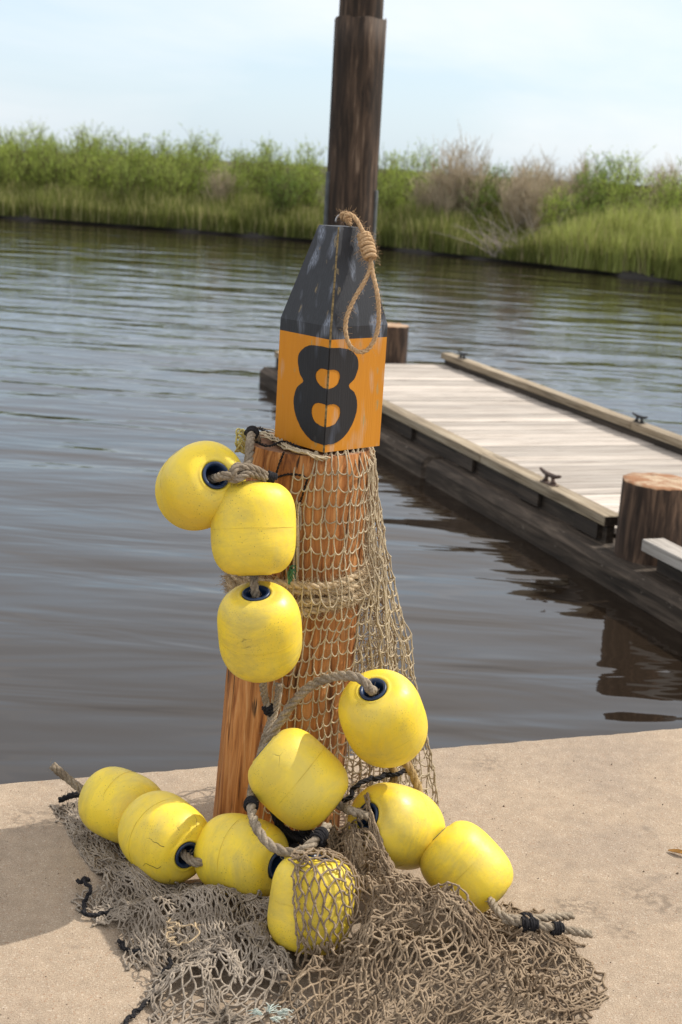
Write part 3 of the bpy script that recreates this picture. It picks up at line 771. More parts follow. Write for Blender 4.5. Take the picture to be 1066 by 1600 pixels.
# ------------------------------------------------------------ marker buoy with the 8
BZ = PTOP + 0.010
mk = empty('wooden_marker', (-0.040, 2.934, BZ), 0)
def make_marker():
    hd = 0.1165; ch = 0.0032; rot = math.radians(-2.0)
    # corner directions: front, right, back, left
    cd = [np.array([math.cos(a + rot), math.sin(a + rot)]) for a in (-math.pi / 2, 0, math.pi / 2, math.pi)]
    def ring(h, z, c=ch):
        out = []
        for i in range(4):
            p = cd[i] * h
            for nb in (cd[(i - 1) % 4], cd[(i + 1) % 4]):
                d = nb * h - p; d /= np.linalg.norm(d); out.append((*(p + d * c), z))
        return out
    prof = [(hd, 0), (hd, 0.12), (hd * 1.0, 0.236), (hd * 0.997, 0.262), (0.048, 0.454), (0.045, 0.460)]
    V = []; F = []; MI = []
    for h, z in prof: V += ring(h, z, ch if h > 0.05 else ch * 0.8)
    for k in range(len(prof) - 1):
        for j in range(8):
            F.append((k * 8 + j, k * 8 + (j + 1) % 8, k * 8 + 8 + (j + 1) % 8, k * 8 + 8 + j))
            corner = j % 2 == 0
            MI.append(2 if corner and (j == 0 or k < 4) else (0 if k < 2 else 1))
    n = (len(prof) - 1) * 8
    F.append(tuple(range(n, n + 8))); MI.append(1)
    F.append(tuple(range(8))[::-1]); MI.append(0)
    link('body', mesh('body', V, F, [MT['orange_paint'], MT['black_paint'], MT['edge_wood']], MI, smooth=False), mk)
    # numeral: two halves folded over the front corner
    def half(pts, hole_up, hole_lo, side, name):
        grow = lambda h_, cv: [(u_ * 1.10, cv + (v_ - cv) * 1.10) for u_, v_ in h_]
        hole_up, hole_lo = grow(hole_up, .154), grow(hole_lo, .0775)
        out = spline([(u_ * (1.0 if side > 0 else 1.07), v_) for u_, v_ in pts], 70)
        hu = spline(hole_up, 26); hl = spline(hole_lo, 26)
        poly = np.vstack([out, hu, hl])
        poly = poly + RG.normal(0, 0.00025, poly.shape)
        poly[:, 0] = np.maximum(poly[:, 0], 0.0)
        poly[0, 0] = poly[-1, 0] = 0
        nb = cd[1] if side > 0 else cd[3]
        p0 = cd[0] * hd; d = nb * hd - p0; fl = np.linalg.norm(d); d /= fl
        nrm = np.array([d[1], -d[0]]) if side > 0 else np.array([-d[1], d[0]])
        P2 = p0[None] + d[None] * (ch * 0.25 + poly[:, :1]) + nrm[None] * 0
        n_ = len(poly)
        def lay(off): return np.c_[P2 + nrm[None] * off, poly[:, 1]]
        from mathutils.geometry import tessellate_polygon
        tri = tessellate_polygon([[Vector((a, b, 0)) for a, b in poly]])
        top, bot = lay(0.0011), lay(-0.0008)
        F = [tuple(t) if side < 0 else tuple(t)[::-1] for t in tri]
        # make sure the faces look outward
        a, b, c = (top[i] for i in F[0]); nn = np.cross(b - a, c - a)
        if nn[:2] @ nrm < 0: F = [q[::-1] for q in F]
        F += [(i, (i + 1) % n_, n_ + (i + 1) % n_, n_ + i) for i in range(n_)]
        link('numeral', mesh(name, np.vstack([top, bot]), F, MT['numeral_paint'], smooth=False), mk)
    half([(0, .016), (.030, .018), (.058, .033), (.079, .062), (.086, .093), (.077, .120), (.058, .137), (.074, .153), (.082, .176), (.076, .198), (.055, .213), (.028, .218), (0, .219)],
         [(0, .172), (.014, .172), (.026, .166), (.029, .154), (.022, .142), (.010, .137), (0, .136)],
         [(0, .099), (.018, .099), (.032, .092), (.035, .078), (.027, .063), (.012, .057), (0, .056)], 1, 'numeral_right')
    half([(0, .016), (.035, .019), (.066, .036), (.089, .066), (.096, .097), (.088, .123), (.070, .139), (.082, .154), (.090, .182), (.084, .199), (.062, .215), (.032, .219), (0, .219)],
         [(0, .172), (.018, .172), (.030, .166), (.034, .155), (.026, .143), (.012, .137), (0, .136)],
         [(0, .099), (.022, .099), (.036, .092), (.040, .078), (.031, .063), (.014, .057), (0, .056)], -1, 'numeral_left')
    # wire eye on top
    a = np.linspace(-0.2, math.pi + 0.2, 14)
    v, f = tubes(np.c_[0.010 * np.cos(a) + 0.001, 0 * a, 0.470 + 0.013 * np.sin(a)], 0.0022, 6, True)
    link('wire_eye', mesh('wire_eye', v, f, MT['wire']), mk)
make_marker()
tag(mk, 'four sided wooden marker, orange below and black above, painted with a black 8', 'marker')

# ------------------------------------------------------------ ropes
def rope_geo(g, pts, r, strands=3, pitch=None, sides=7, mi=0, n=None):
    L_ = length(pts); pitch = pitch or r * 6.5
    n = n or max(16, int(L_ / pitch * 11))
    c = spline(pts, n)
    T = np.gradient(c, axis=0); T /= np.linalg.norm(T, axis=1, keepdims=True) + 1e-9
    ref = np.array([0, 0, 1.0]) if abs(T[0, 2]) < 0.9 else np.array([1.0, 0, 0])
    a = np.cross(T[0], ref); a /= np.linalg.norm(a); A = [a]
    for k in range(1, n):
        a = a - (a @ T[k]) * T[k]; a /= np.linalg.norm(a) + 1e-9; A.append(a)
    A = np.array(A); B = np.cross(T, A)
    s = np.linspace(0, L_, n)
    rs = r * (0.54 if strands == 3 else 0.46); ro = r - rs
    P = []
    for k in range(strands):
        ph = s / pitch * 2 * math.pi + k * 2 * math.pi / strands
        P.append(c + (A * np.cos(ph)[:, None] + B * np.sin(ph)[:, None]) * ro)
    rr = rs * (1 + 0.06 * np.sin(s * 90)[None] + RG.normal(0, 0.02, (strands, n)))
    v, f = tubes(np.array(P), rr, sides, True); g.add(v, f, mi)
    return c
def fuzz(g, c, r, n, ln=0.012, mi=0, th=0.0003):
    i = RG.integers(0, len(c), n)
    d = RG.normal(0, 1, (n, 3)); d /= np.linalg.norm(d, axis=1, keepdims=True)
    i2 = np.minimum(i + 1, len(c) - 1); u = RG.uniform(0, 1, (n, 1)); a = c[i] * (1 - u) + c[i2] * u + d * r * 0.9; L_ = RG.uniform(0.3, 1, n)[:, None] * ln
    P = np.stack([a, a + d * L_ * 0.5 + RG.normal(0, ln * .12, (n, 3)), a + d * L_ + RG.normal(0, ln * .3, (n, 3))], 1)
    v, f = tubes(P, th, 3); g.add(v, f, mi)
def wraps(g, c, axis, r, n, w, tr, mi=0, sides=6, wob=0.0):
    """n turns of cord of radius tr round a core of radius r, spread over w"""
    axis = np.asarray(axis, float); axis /= np.linalg.norm(axis)
    ref = np.array([0, 0, 1.0]) if abs(axis[2]) < 0.9 else np.array([1.0, 0, 0])
    a = np.cross(axis, ref); a /= np.linalg.norm(a); b = np.cross(axis, a)
    t = np.linspace(0, 1, int(n * 16) + 1); ph = t * n * 2 * math.pi
    rr = r + tr * 0.7 + wob * np.sin(ph * 0.37 + 1)
    p = np.asarray(c) + axis * ((t - .5) * w)[:, None] + (a * np.cos(ph)[:, None] + b * np.sin(ph)[:, None]) * (rr[:, None] if hasattr(rr, 'shape') else rr)
    v, f = tubes(p, tr, sides, True); g.add(v, f, mi)

# jute becket hanging from the marker: doubled rope, wrapped knot, open loop
def becket():
    g = Geo(); r = 0.0050
    def W(px, py, Y): return aty(px, py, Y)
    eye = np.array([-0.040, 2.934, BZ + 0.468])
    Yk = 2.878
    k0, k1 = W(569, 368, 2.900), W(579, 404, 2.868)
    pa = [W(549, 344, 2.935), W(537, 343, 2.932), W(534, 335, 2.928), W(541, 333, 2.925), W(553, 338, 2.920), W(562, 352, 2.912), k0, k1]
    pb = [W(549, 352, 2.925), W(541, 345, 2.922), W(540, 338, 2.918), W(548, 336, 2.914), W(559, 346, 2.908), W(567, 362, 2.902), k0 + (0.006, 0, 0), k1 + (0.004, 0, 0)]
    for p in (pa, pb): c = rope_geo(g, p, r, 3); fuzz(g, c, r, 90, 0.013, 0, 0.00022)
    ax = k1 - k0
    for tt in np.linspace(0.0, 1.0, 7):
        rr = 0.0115 + 0.002 * math.sin(tt * 3.1)
        wraps(g, k0 + ax * tt * 0.93, ax + RG.normal(0, 0.006, 3), rr - 0.004, 1.0, 0.004, 0.0046)
    c = np.linspace(k0, k1, 10); fuzz(g, c, 0.013, 260, 0.018, 0, 0.00022)
    lp = [k1, W(582, 425, 2.862), W(589, 455, 2.842), W(592, 490, 2.838), W(589, 520, 2.836), W(577, 544, 2.828), W(562, 550, 2.820), W(547, 540, 2.820), W(540, 516, 2.824), W(543, 492, 2.833), W(556, 463, 2.848), W(572, 436, 2.858), W(580, 414, 2.864), k1]
    c = rope_geo(g, lp, r, 3); fuzz(g, c, r, 420, 0.009, 0, 0.0002)
    tag(link('jute_loop', g.mesh('jute_loop', MT['jute'])), 'tan jute rope loop with a wrapped knot hanging over the black top of the marker', 'rope loop')
becket()

# manila bands round the post
g = Geo()
for k, (z, tl) in enumerate(((0.578, 0.012), (0.595, 0.018), (0.613, 0.004), (0.629, 0.010))):
    a = np.linspace(0, 2 * math.pi * 1.02, 60)
    c = post_c(z); rr = post_r(z) + 0.0095 + 0.003 * np.sin(3 * a + k)
    p = np.c_[c[0] + rr * np.cos(a + k), c[1] + rr * np.sin(a + k), z + tl * np.sin(a + k * 1.3) * 0.5 + 0.003 * np.sin(5 * a)]
    cc = rope_geo(g, p, 0.0098, 3, n=260); fuzz(g, cc, 0.010, 2200, 0.017, 0, 0.0004)
c0 = np.array([post_c(.57)[0] - 0.150, 2.90, 0.575]); 
tag(link('manila_lashing', g.mesh('manila_lashing', MT['manila'])), 'pale manila rope wound several times round the middle of the post', 'rope')

# ------------------------------------------------------------ floats
FA, FR = 0.100, 0.0862          # half length, radius
def float_mesh():
    seg = 56
    hole = 0.026
    prof = []
    for t in np.linspace(0, 1, 26):                     # half profile, pole to equator
        a = t * math.pi / 2
        rr = FR * math.sin(a) ** 0.74; zz = FA * math.cos(a) ** 0.62
        prof.append((rr, zz))
    prof = [(r, z) for r, z in prof if r > 0.036]
    # inward dimple to the hole
    prof = [(hole, FA - 0.016), (hole + 0.001, FA - 0.011), (hole + 0.004, FA - 0.0075), (hole + 0.008, FA - 0.0048)] + [(r, z - 0.004 * max(0, 1 - (r - 0.034) / 0.02)) for r, z in prof]
    full = prof + [(r, -z) for r, z in prof[::-1][1:]]
    # tiny moulding groove at the equator
    th = np.arange(seg) * 2 * math.pi / seg
    V = [np.c_[r * np.cos(th), r * np.sin(th), np.full(seg, z)] for r, z in full]
    n = len(full)
    f = [(k * seg + (j + 1) % seg, k * seg + j, (k + 1) * seg + j, (k + 1) * seg + (j + 1) % seg) for k in range(n - 1) for j in range(seg)]
    body = mesh('shell', np.concatenate(V), [q[::-1] for q in f], MT['yellow'])
    # liner: navy tube with a flange at both ends
    lp = [(0.0285, FA - 0.0085), (0.0285, FA - 0.0045), (0.0265, FA - 0.0035), (0.0225, FA - 0.0042), (0.0205, FA - 0.010), (0.0195, FA - 0.05), (0.0195, 0)]
    lp = lp + [(r, -z) for r, z in lp[::-1][1:]]
    V = [np.c_[r * np.cos(th[::2]), r * np.sin(th[::2]), np.full(seg // 2, z)] for r, z in lp]
    s2 = seg // 2
    f = [(k * s2 + j, k * s2 + (j + 1) % s2, (k + 1) * s2 + (j + 1) % s2, (k + 1) * s2 + j) for k in range(len(lp) - 1) for j in range(s2)]
    liner = mesh('liner', np.concatenate(V), f, MT['liner'])
    a = np.linspace(0, 2 * math.pi, 73)
    v, f = tubes(np.c_[(FR - 0.0001) * np.cos(a), (FR - 0.0001) * np.sin(a), 0 * a], 0.00035, 5)
    seam = mesh('seam', v, f, MT['seam'])
    return body, liner, seam
FM = float_mesh()
VIEW = lambda: None
def axis_from(r_, u_, tw):
    """axis given as right/up/toward-viewer components"""
    d = CR * r_ + CU * u_ - FW * tw; return d / np.linalg.norm(d)
FLOATS = []
def put_float(px, py, Y, ax, label, z=None, sc=1.0):
    c = atz(px, py, z) if z is not None else aty(px, py, Y)
    a = axis_from(*ax)
    e = empty('net_float', c)
    q = Vector(a).to_track_quat('Z', 'Y'); e.rotation_mode = 'QUATERNION'; e.rotation_quaternion = q @ Matrix.Rotation(rnd.uniform(0, 6.28), 3, 'Z').to_quaternion()
    e.scale = (sc * rnd.uniform(0.992, 1.008), sc * rnd.uniform(0.992, 1.008), sc * rnd.uniform(0.99, 1.0))
    sh = FM[0].copy(); sh.name = 'shell'; n_ = len(sh.vertices); q_ = np.empty(n_ * 3); sh.vertices.foreach_get('co', q_); q_ = q_.reshape(-1, 3)
    Rr = np.random.default_rng(int(px)); ph_ = Rr.uniform(0, 6.28, 8); th_ = np.arctan2(q_[:, 1], q_[:, 0]); rad_ = np.hypot(q_[:, 0], q_[:, 1])
    wgt = np.clip((rad_ - 0.036) / 0.04, 0, 1)
    dd = 1 + wgt * (0.010 * np.sin(2 * th_ + ph_[0]) + 0.007 * np.sin(3 * th_ + ph_[1] + q_[:, 2] * 22) + 0.006 * np.sin(q_[:, 2] * 45 + ph_[2] + th_))
    for _k in range(5):
        a_, z_ = Rr.uniform(0, 6.28), Rr.uniform(-.06, .06); dist = (((th_ - a_ + math.pi) % (2 * math.pi) - math.pi) * FR) ** 2 + (q_[:, 2] - z_) ** 2
        dd -= Rr.uniform(0.004, 0.016) * np.exp(-dist / Rr.uniform(0.012, 0.024) ** 2)
    q_[:, :2] *= dd[:, None]; q_[:, 0] += wgt * 0.02 * q_[:, 2] * math.sin(ph_[3])
    sh.vertices.foreach_set('co', q_.ravel()); sh.update()
    for m, nme in zip((sh,) + FM[1:], ('shell', 'liner', 'seam')): link(nme, m, e)
    tag(e, label, 'float', 'yellow net floats strung on rope round the post')
    FLOATS.append((c, a)); return c, a
F = {}
F[1] = put_float(313, 760, 2.765, (.42, .22, .86), 'topmost yellow float, left of the post top, its navy hole facing right')
F[2] = put_float(396, 826, 2.715, (-.03, 1.0, -.03), 'upright yellow float high on the post, just right of the topmost one')
F[3] = put_float(406, 987, 2.690, (-.05, .86, .46), 'upright yellow float with rope in its top hole, third from the top')
F[4] = put_float(599, 1123, 2.66, (-.24, .72, .62), 'bright yellow float hanging on an arched rope at the right of the post')
F[5] = put_float(466, 1217, 2.625, (.74, -.62, .06), 'yellow float lying aslant in the middle over the rope ring')
F[6] = put_float(620, 1291, 0, (-.66, .36, .62), 'yellow float with pitted skin below the hanging one at the right', z=0.155)
F[7] = put_float(729, 1357, 0, (-.66, .68, -.20), 'lowest yellow float at the right end, half sunk behind brown net', z=0.100, sc=0.93)
F[8] = put_float(190, 1259, 0, (-.80, .20, -.50), 'leftmost yellow float beside the frayed rope end', z=0.095, sc=0.90)
F[9] = put_float(257, 1308, 0, (.60, -.22, .75), 'cracked dusty yellow float, second from the left on the ground', z=0.095)
def radial_cracks():
    root = [o for o in COL.objects if o.get('label', '').startswith('cracked dusty')][0]
    for k in range(9):
        a0 = k * 0.7 + rnd.uniform(-.15, .15); P_ = []
        n_ = rnd.randint(4, 7)
        for j in range(n_):
            t_ = 0.42 + j * 0.075; a_ = t_ * math.pi / 2
            r_ = FR * math.sin(a_) ** 0.74; z_ = FA * math.cos(a_) ** 0.62 - 0.004 * max(0, 1 - (r_ - 0.034) / 0.02)
            a2 = a0 + rnd.uniform(-.07, .07); P_.append((r_ * math.cos(a2), r_ * math.sin(a2), z_ + 0.0002))
        v_, f_ = tubes(spline(P_, 14), 0.0007 * np.linspace(1, .3, 14), 4); link('crack', mesh('crack', v_, f_, MT['crack']), root)
radial_cracks()
F[10] = put_float(378, 1338, 0, (.80, -.08, .52), 'yellow float at the foot of the post, third from the left on the ground', z=0.093, sc=0.96)
F[11] = put_float(487, 1412, 0, (.16, .93, -.12), 'yellow float at the front covered by brown netting', z=0.108, sc=0.95)
def end(k, s, ext=0.0): c, a = F[k]; return c + a * s * (FA + ext)

# ------------------------------------------------------------ rope runs
def rope(name, pts, r, m, label, tapes=(), strands=3, fz=120, cat='rope', pitch=None):
    g = Geo(); c = rope_geo(g, pts, r, strands, pitch); fuzz(g, c, r, fz, 0.009)
    o = link(name, g.mesh(name, m)); tag(o, label, cat)
    for t, n in tapes:
        i = int(t * (len(c) - 1)); i = min(max(i, 1), len(c) - 2)
        gg = Geo(); wraps(gg, c[i], c[i + 1] - c[i - 1], r * 0.95, n, n * 0.0042, 0.0026, wob=0.001)
        wraps(gg, c[i], c[i + 1] - c[i - 1] + RG.normal(0, 0.002, 3), r * 1.05, n * 0.6, n * 0.003, 0.0026, wob=0.001)
        link('twine_seizing', gg.mesh('twine_seizing', MT['tar']), o)
    return o
W = aty
RR = 0.0098
rope('float_rope', [W(402, 690, 2.93), W(396, 672, 2.87), W(391, 690, 2.80), W(388, 722, 2.75), W(380, 740, 2.715), W(366, 745, 2.69), W(352, 743, 2.665), F[1][0] + F[1][1] * 0.05],
     RR, MT['rope'], 'grey rope coming over the post top into the topmost float', [(0.28, 5)], strands=4)
g = Geo()
for pts in ([W(362, 738, 2.685), W(378, 730, 2.685), W(398, 733, 2.70), W(418, 744, 2.72)], [W(358, 748, 2.68), W(372, 748, 2.675), W(386, 740, 2.685), W(400, 742, 2.70), W(416, 748, 2.715)],
            [W(366, 750, 2.68), W(364, 738, 2.67), W(374, 728, 2.69), W(384, 744, 2.69)]):
    c = rope_geo(g, pts, RR * 0.92, 4); fuzz(g, c, RR, 40, 0.008)
o = link('rope_knot', g.mesh('rope_knot', MT['rope'])); tag(o, 'bulky pale rope knot lying between the two upper floats', 'knot')
gg = Geo(); wraps(gg, W(423, 746, 2.722), W(430, 748, 2.725) - W(418, 744, 2.72), 0.008, 5, 0.018, 0.0028); link('twine_seizing', gg.mesh('twine_seizing', MT['tar']), o)
rope('float_rope', [F[2][0] - F[2][1] * 0.07, W(397, 905, 2.685), W(398, 920, 2.672), F[3][0] + F[3][1] * 0.05], RR, MT['rope'], 'short rope joining the second and third floats from the top', strands=4)
rope('float_rope', [F[3][0] - F[3][1] * 0.07, W(412, 1078, 2.755), W(417, 1100, 2.765), W(424, 1122, 2.76), W(418, 1140, 2.745), W(412, 1160, 2.735), W(406, 1185, 2.72)], RR * 0.9, MT['rope'], 'rope dropping from under the third float down the post', [(0.6, 5)], strands=4)
rope('float_rope', [W(436, 1068, 2.77), W(434, 1092, 2.765), W(428, 1118, 2.758), W(418, 1150, 2.73)], RR * 0.85, MT['rope'], 'thin doubled rope right of the one under the third float', strands=4, fz=60)
rope('arched_rope', [F[4][0] + F[4][1] * 0.03, F[4][0] + F[4][1] * 0.085, W(579, 1078, 2.585), W(568, 1064, 2.585), W(548, 1056, 2.60), W(520, 1058, 2.63), W(488, 1070, 2.66), W(460, 1096, 2.69), W(440, 1124, 2.705), W(424, 1150, 2.70), W(408, 1180, 2.70), W(398, 1215, 2.68),
     W(393, 1245, 2.60), W(394, 1270, 2.535), W(402, 1294, 2.485), W(420, 1318, 2.455), W(446, 1331, 2.435), W(472, 1329, 2.43), W(494, 1312, 2.455), W(512, 1290, 2.50)],
     RR * 1.08, MT['rope'], 'thick laid rope arching left from the hanging float into a ring below', [(0.69, 6), (0.965, 7)], fz=300)
rope('float_rope', [F[5][0] + F[5][1] * 0.05, W(538, 1262, 2.60), W(552, 1268, 2.565), F[6][0] + F[6][1] * 0.05], RR, MT['rope'], 'short rope running into the pitted float at the right')
rope('float_rope', [F[6][0] - F[6][1] * 0.05, F[7][0] + F[7][1] * 0.05], RR, MT['rope'], 'rope hidden between the two lowest floats at the right', fz=0)
rope('float_rope', [F[8][0] - F[8][1] * 0.05, F[9][0] - F[9][1] * 0.05], RR, MT['rope'], 'rope between the two leftmost floats', fz=0)
rope('float_rope', [F[9][0] + F[9][1] * 0.04, F[9][0] + F[9][1] * 0.13, F[10][0] - F[10][1] * 0.06], RR, MT['rope'], 'frayed rope between the cracked float and the one at the post foot', strands=4)
rope('rope_tail', [F[8][0] + F[8][1] * 0.04, W(138, 1240, 2.86), W(118, 1226, 2.87), W(98, 1210, 2.875), W(82, 1196, 2.875)], RR * 1.05, MT['rope'], 'cut rope end sticking up at the far left of the pile', strands=4, cat='rope end')
rope('rope_tail', [atz(150, 1262, .04), atz(128, 1243, .05), atz(112, 1243, .035), atz(94, 1250, .012)], RR * 0.8, MT['tar'], 'black frayed cord lying under the cut rope end at the left', strands=3, cat='cord')
rope('float_rope', [W(628, 1185, 2.80), W(640, 1200, 2.79), W(650, 1222, 2.78), W(655, 1240, 2.77), W(646, 1262, 2.76)], RR * 1.05, MT['rope_gold'], 'golden brown rope behind the hanging float', [(0.8, 4)])
rope('float_rope', [W(610, 1190, 2.82), W(616, 1215, 2.82), W(604, 1235, 2.81), W(590, 1250, 2.80)], RR * 1.0, MT['rope_gold'], 'second golden rope left of the one behind the hanging float')
rope('rope_tail', [F[7][0] - F[7][1] * 0.05, atz(782, 1428, .085), atz(815, 1436, .08), atz(855, 1434, .07), atz(894, 1431, .055)], RR * 0.9, MT['rope'], 'upper of two rope ends at the right end of the pile', [(0.62, 5)], cat='rope end')
rope('rope_tail', [atz(785, 1436, .08), atz(830, 1445, .075), atz(880, 1452, .065), atz(924, 1460, .05)], RR * 0.95, MT['rope'], 'lower of two rope ends at the right end of the pile', [(0.3, 8), (0.62, 5)], cat='rope end')
# dark cords tangled inside the ring below the aslant float
g = Geo()
for k in range(9):
    p0 = W(rnd.uniform(400, 440), rnd.uniform(1245, 1300), 2.66); p1 = W(rnd.uniform(470, 530), rnd.uniform(1290, 1330), 2.60)
    m_ = (p0 + p1) / 2 + RG.normal(0, 0.025, 3); c = rope_geo(g, [p0, m_, p1], 0.0065, 3)
    fuzz(g, c, 0.006, 30, 0.012)
tag(link('black_cord_tangle', g.mesh('black_cord_tangle', MT['tar'])), 'tangle of black cord inside the rope ring at the pile centre', 'cord')
# thin dark lacing over the post top and face
g = Geo()
def on_post(px, py, off=0.004):
    """point where the view ray meets the post skin"""
    d = ray(px, py); t = 2.6
    for _ in range(200):
        p = CP + d * t; c = post_c(p[2]); 
        if math.hypot(p[0] - c[0], p[1] - c[1]) < post_r(p[2]) + off or p[1] > 2.95: break
        t += 0.004
    return p
for pts in ([(444, 706), (436, 726), (431, 744)], [(431, 746), (452, 741), (474, 744), (481, 752)], [(481, 746), (474, 770), (466, 795)]):
    c = rope_geo(g, [on_post(*q) for q in pts], 0.0026, 2, sides=5)
c = rope_geo(g, [atz(400, 690, PTOP + .02), atz(420, 697, PTOP + .018), atz(445, 690, PTOP + .016), atz(470, 700, PTOP + .012)], 0.0032, 2, sides=5)
c = rope_geo(g, [atz(405, 668, PTOP + .012), atz(418, 676, PTOP + .012), atz(428, 688, PTOP + .014)], 0.0045, 2, sides=5)
tag(link('black_lacing', g.mesh('black_lacing', MT['tar'])), 'thin black cord lacing the net over the post top', 'cord')
# yellow and green twine bundles
def bundle(name, c, sz, n, m, label, r=0.0022):
    g = Geo(); P = []
    for k in range(n):
        a = RG.uniform(0, 6.28); q = np.linspace(0, RG.uniform(2, 5), 14)
        o = RG.normal(0, 0.25, 3)
        P.append(c + np.c_[sz[0] * (np.cos(q + a) + o[0]), sz[1] * (np.sin(q * 1.3 + a) + o[1]), sz[2] * (np.sin(q * 0.9 + 2 * a) + o[2])])
    v, f = tubes(np.array(P), r, 5, True); g.add(v, f)
    tag(link(name, g.mesh(name, m)), label, 'twine')
bundle('yellow_twine', W(376, 690, 2.88), (0.009, 0.012, 0.018), 12, MT['yellow_twine'], 'small bundle of yellow twine at the back left of the post top')
g = Geo()
for k in range(12):
    p = [atz(398 + rnd.uniform(-6, 6), 672 + rnd.uniform(-5, 8), PTOP + .010), atz(425 + rnd.uniform(-6, 6), 680 + rnd.uniform(-7, 9), PTOP + .012 + rnd.uniform(0, .006)),
         atz(450 + rnd.uniform(-6, 6), 697 + rnd.uniform(-4, 6), PTOP + .008 + rnd.uniform(0, .006)), atz(478 + rnd.uniform(-6, 6), 706 + rnd.uniform(-2, 4), PTOP + .006 + rnd.uniform(0, .004)), on_post(505 + rnd.uniform(-12, 12), 716 + rnd.uniform(-2, 6), .005)]
    v, f = tubes(spline(p, 26) + RG.normal(0, .0012, (26, 3)), 0.0017, 5, True); g.add(v, f)
tag(link('bunched_net_edge', g.mesh('bunched_net_edge', MT['net_pale'])), 'pale net strands bunched on the post top in front of the marker', 'twine')
bundle('green_twine', on_post(457, 900, 0.012), (0.007, 0.007, 0.016), 16, MT['green_twine'], 'green twine knotted on the net edge beside the second float', 0.0018)
bundle('net_gather', on_post(464, 850, 0.014), (0.004, 0.006, 0.075), 9, MT['net_pale'], 'pale cord gathering the left edge of the hanging net', 0.0022)

# ------------------------------------------------------------ nets
def net_tubes(nodes, bars, r, curl, knots=1.75, K=6, sides=5, sag=0.0, R=None):
    R = R or RG
    A, B = nodes[bars[:, 0]], nodes[bars[:, 1]]
    n = len(A); t = np.linspace(0, 1, K)[None, :, None]
    d = B - A
    side = np.cross(d, R.normal(0, 1, (n, 3))); side /= np.linalg.norm(side, axis=1, keepdims=True) + 1e-9
    P = A[:, None] + d[:, None] * t + side[:, None] * np.sin(math.pi * t) * (R.normal(0, curl, n)[:, None, None]) + \
        np.cross(side, d / (np.linalg.norm(d, axis=1, keepdims=True) + 1e-9))[:, None] * np.sin(2 * math.pi * t) * (R.normal(0, curl * 0.5, n)[:, None, None])
    if sag: P[:, :, 2] -= sag * 4 * (t * (1 - t))[:, :, 0] * np.clip(np.hypot(d[:, 0], d[:, 1]) / (np.linalg.norm(d, axis=1) + 1e-9), 0, 1)[:, None]
    rr = r * (1 + R.normal(0, 0.08, (n, K)))
    rr[:, 0] *= 1.25; rr[:, -1] *= 1.25
    v, f = tubes(P, rr, sides)
    g = Geo(); g.add(v, f)
    if knots:
        m = len(nodes); o = np.array([(1, 0, 0), (-1, 0, 0), (0, 1, 0), (0, -1, 0), (0, 0, 1), (0, 0, -1)], float)
        kr = r * knots * R.uniform(0.8, 1.2, (m, 1, 3))
        V = (nodes[:, None] + o[None] * kr).reshape(-1, 3)
        fo = np.array([(0, 2, 4), (2, 1, 4), (1, 3, 4), (3, 0, 4), (2, 0, 5), (1, 2, 5), (3, 1, 5), (0, 3, 5)])
        FF = (np.arange(m)[:, None, None] * 6 + fo[None]).reshape(-1, 3)
        g.add(V, FF)
    return g

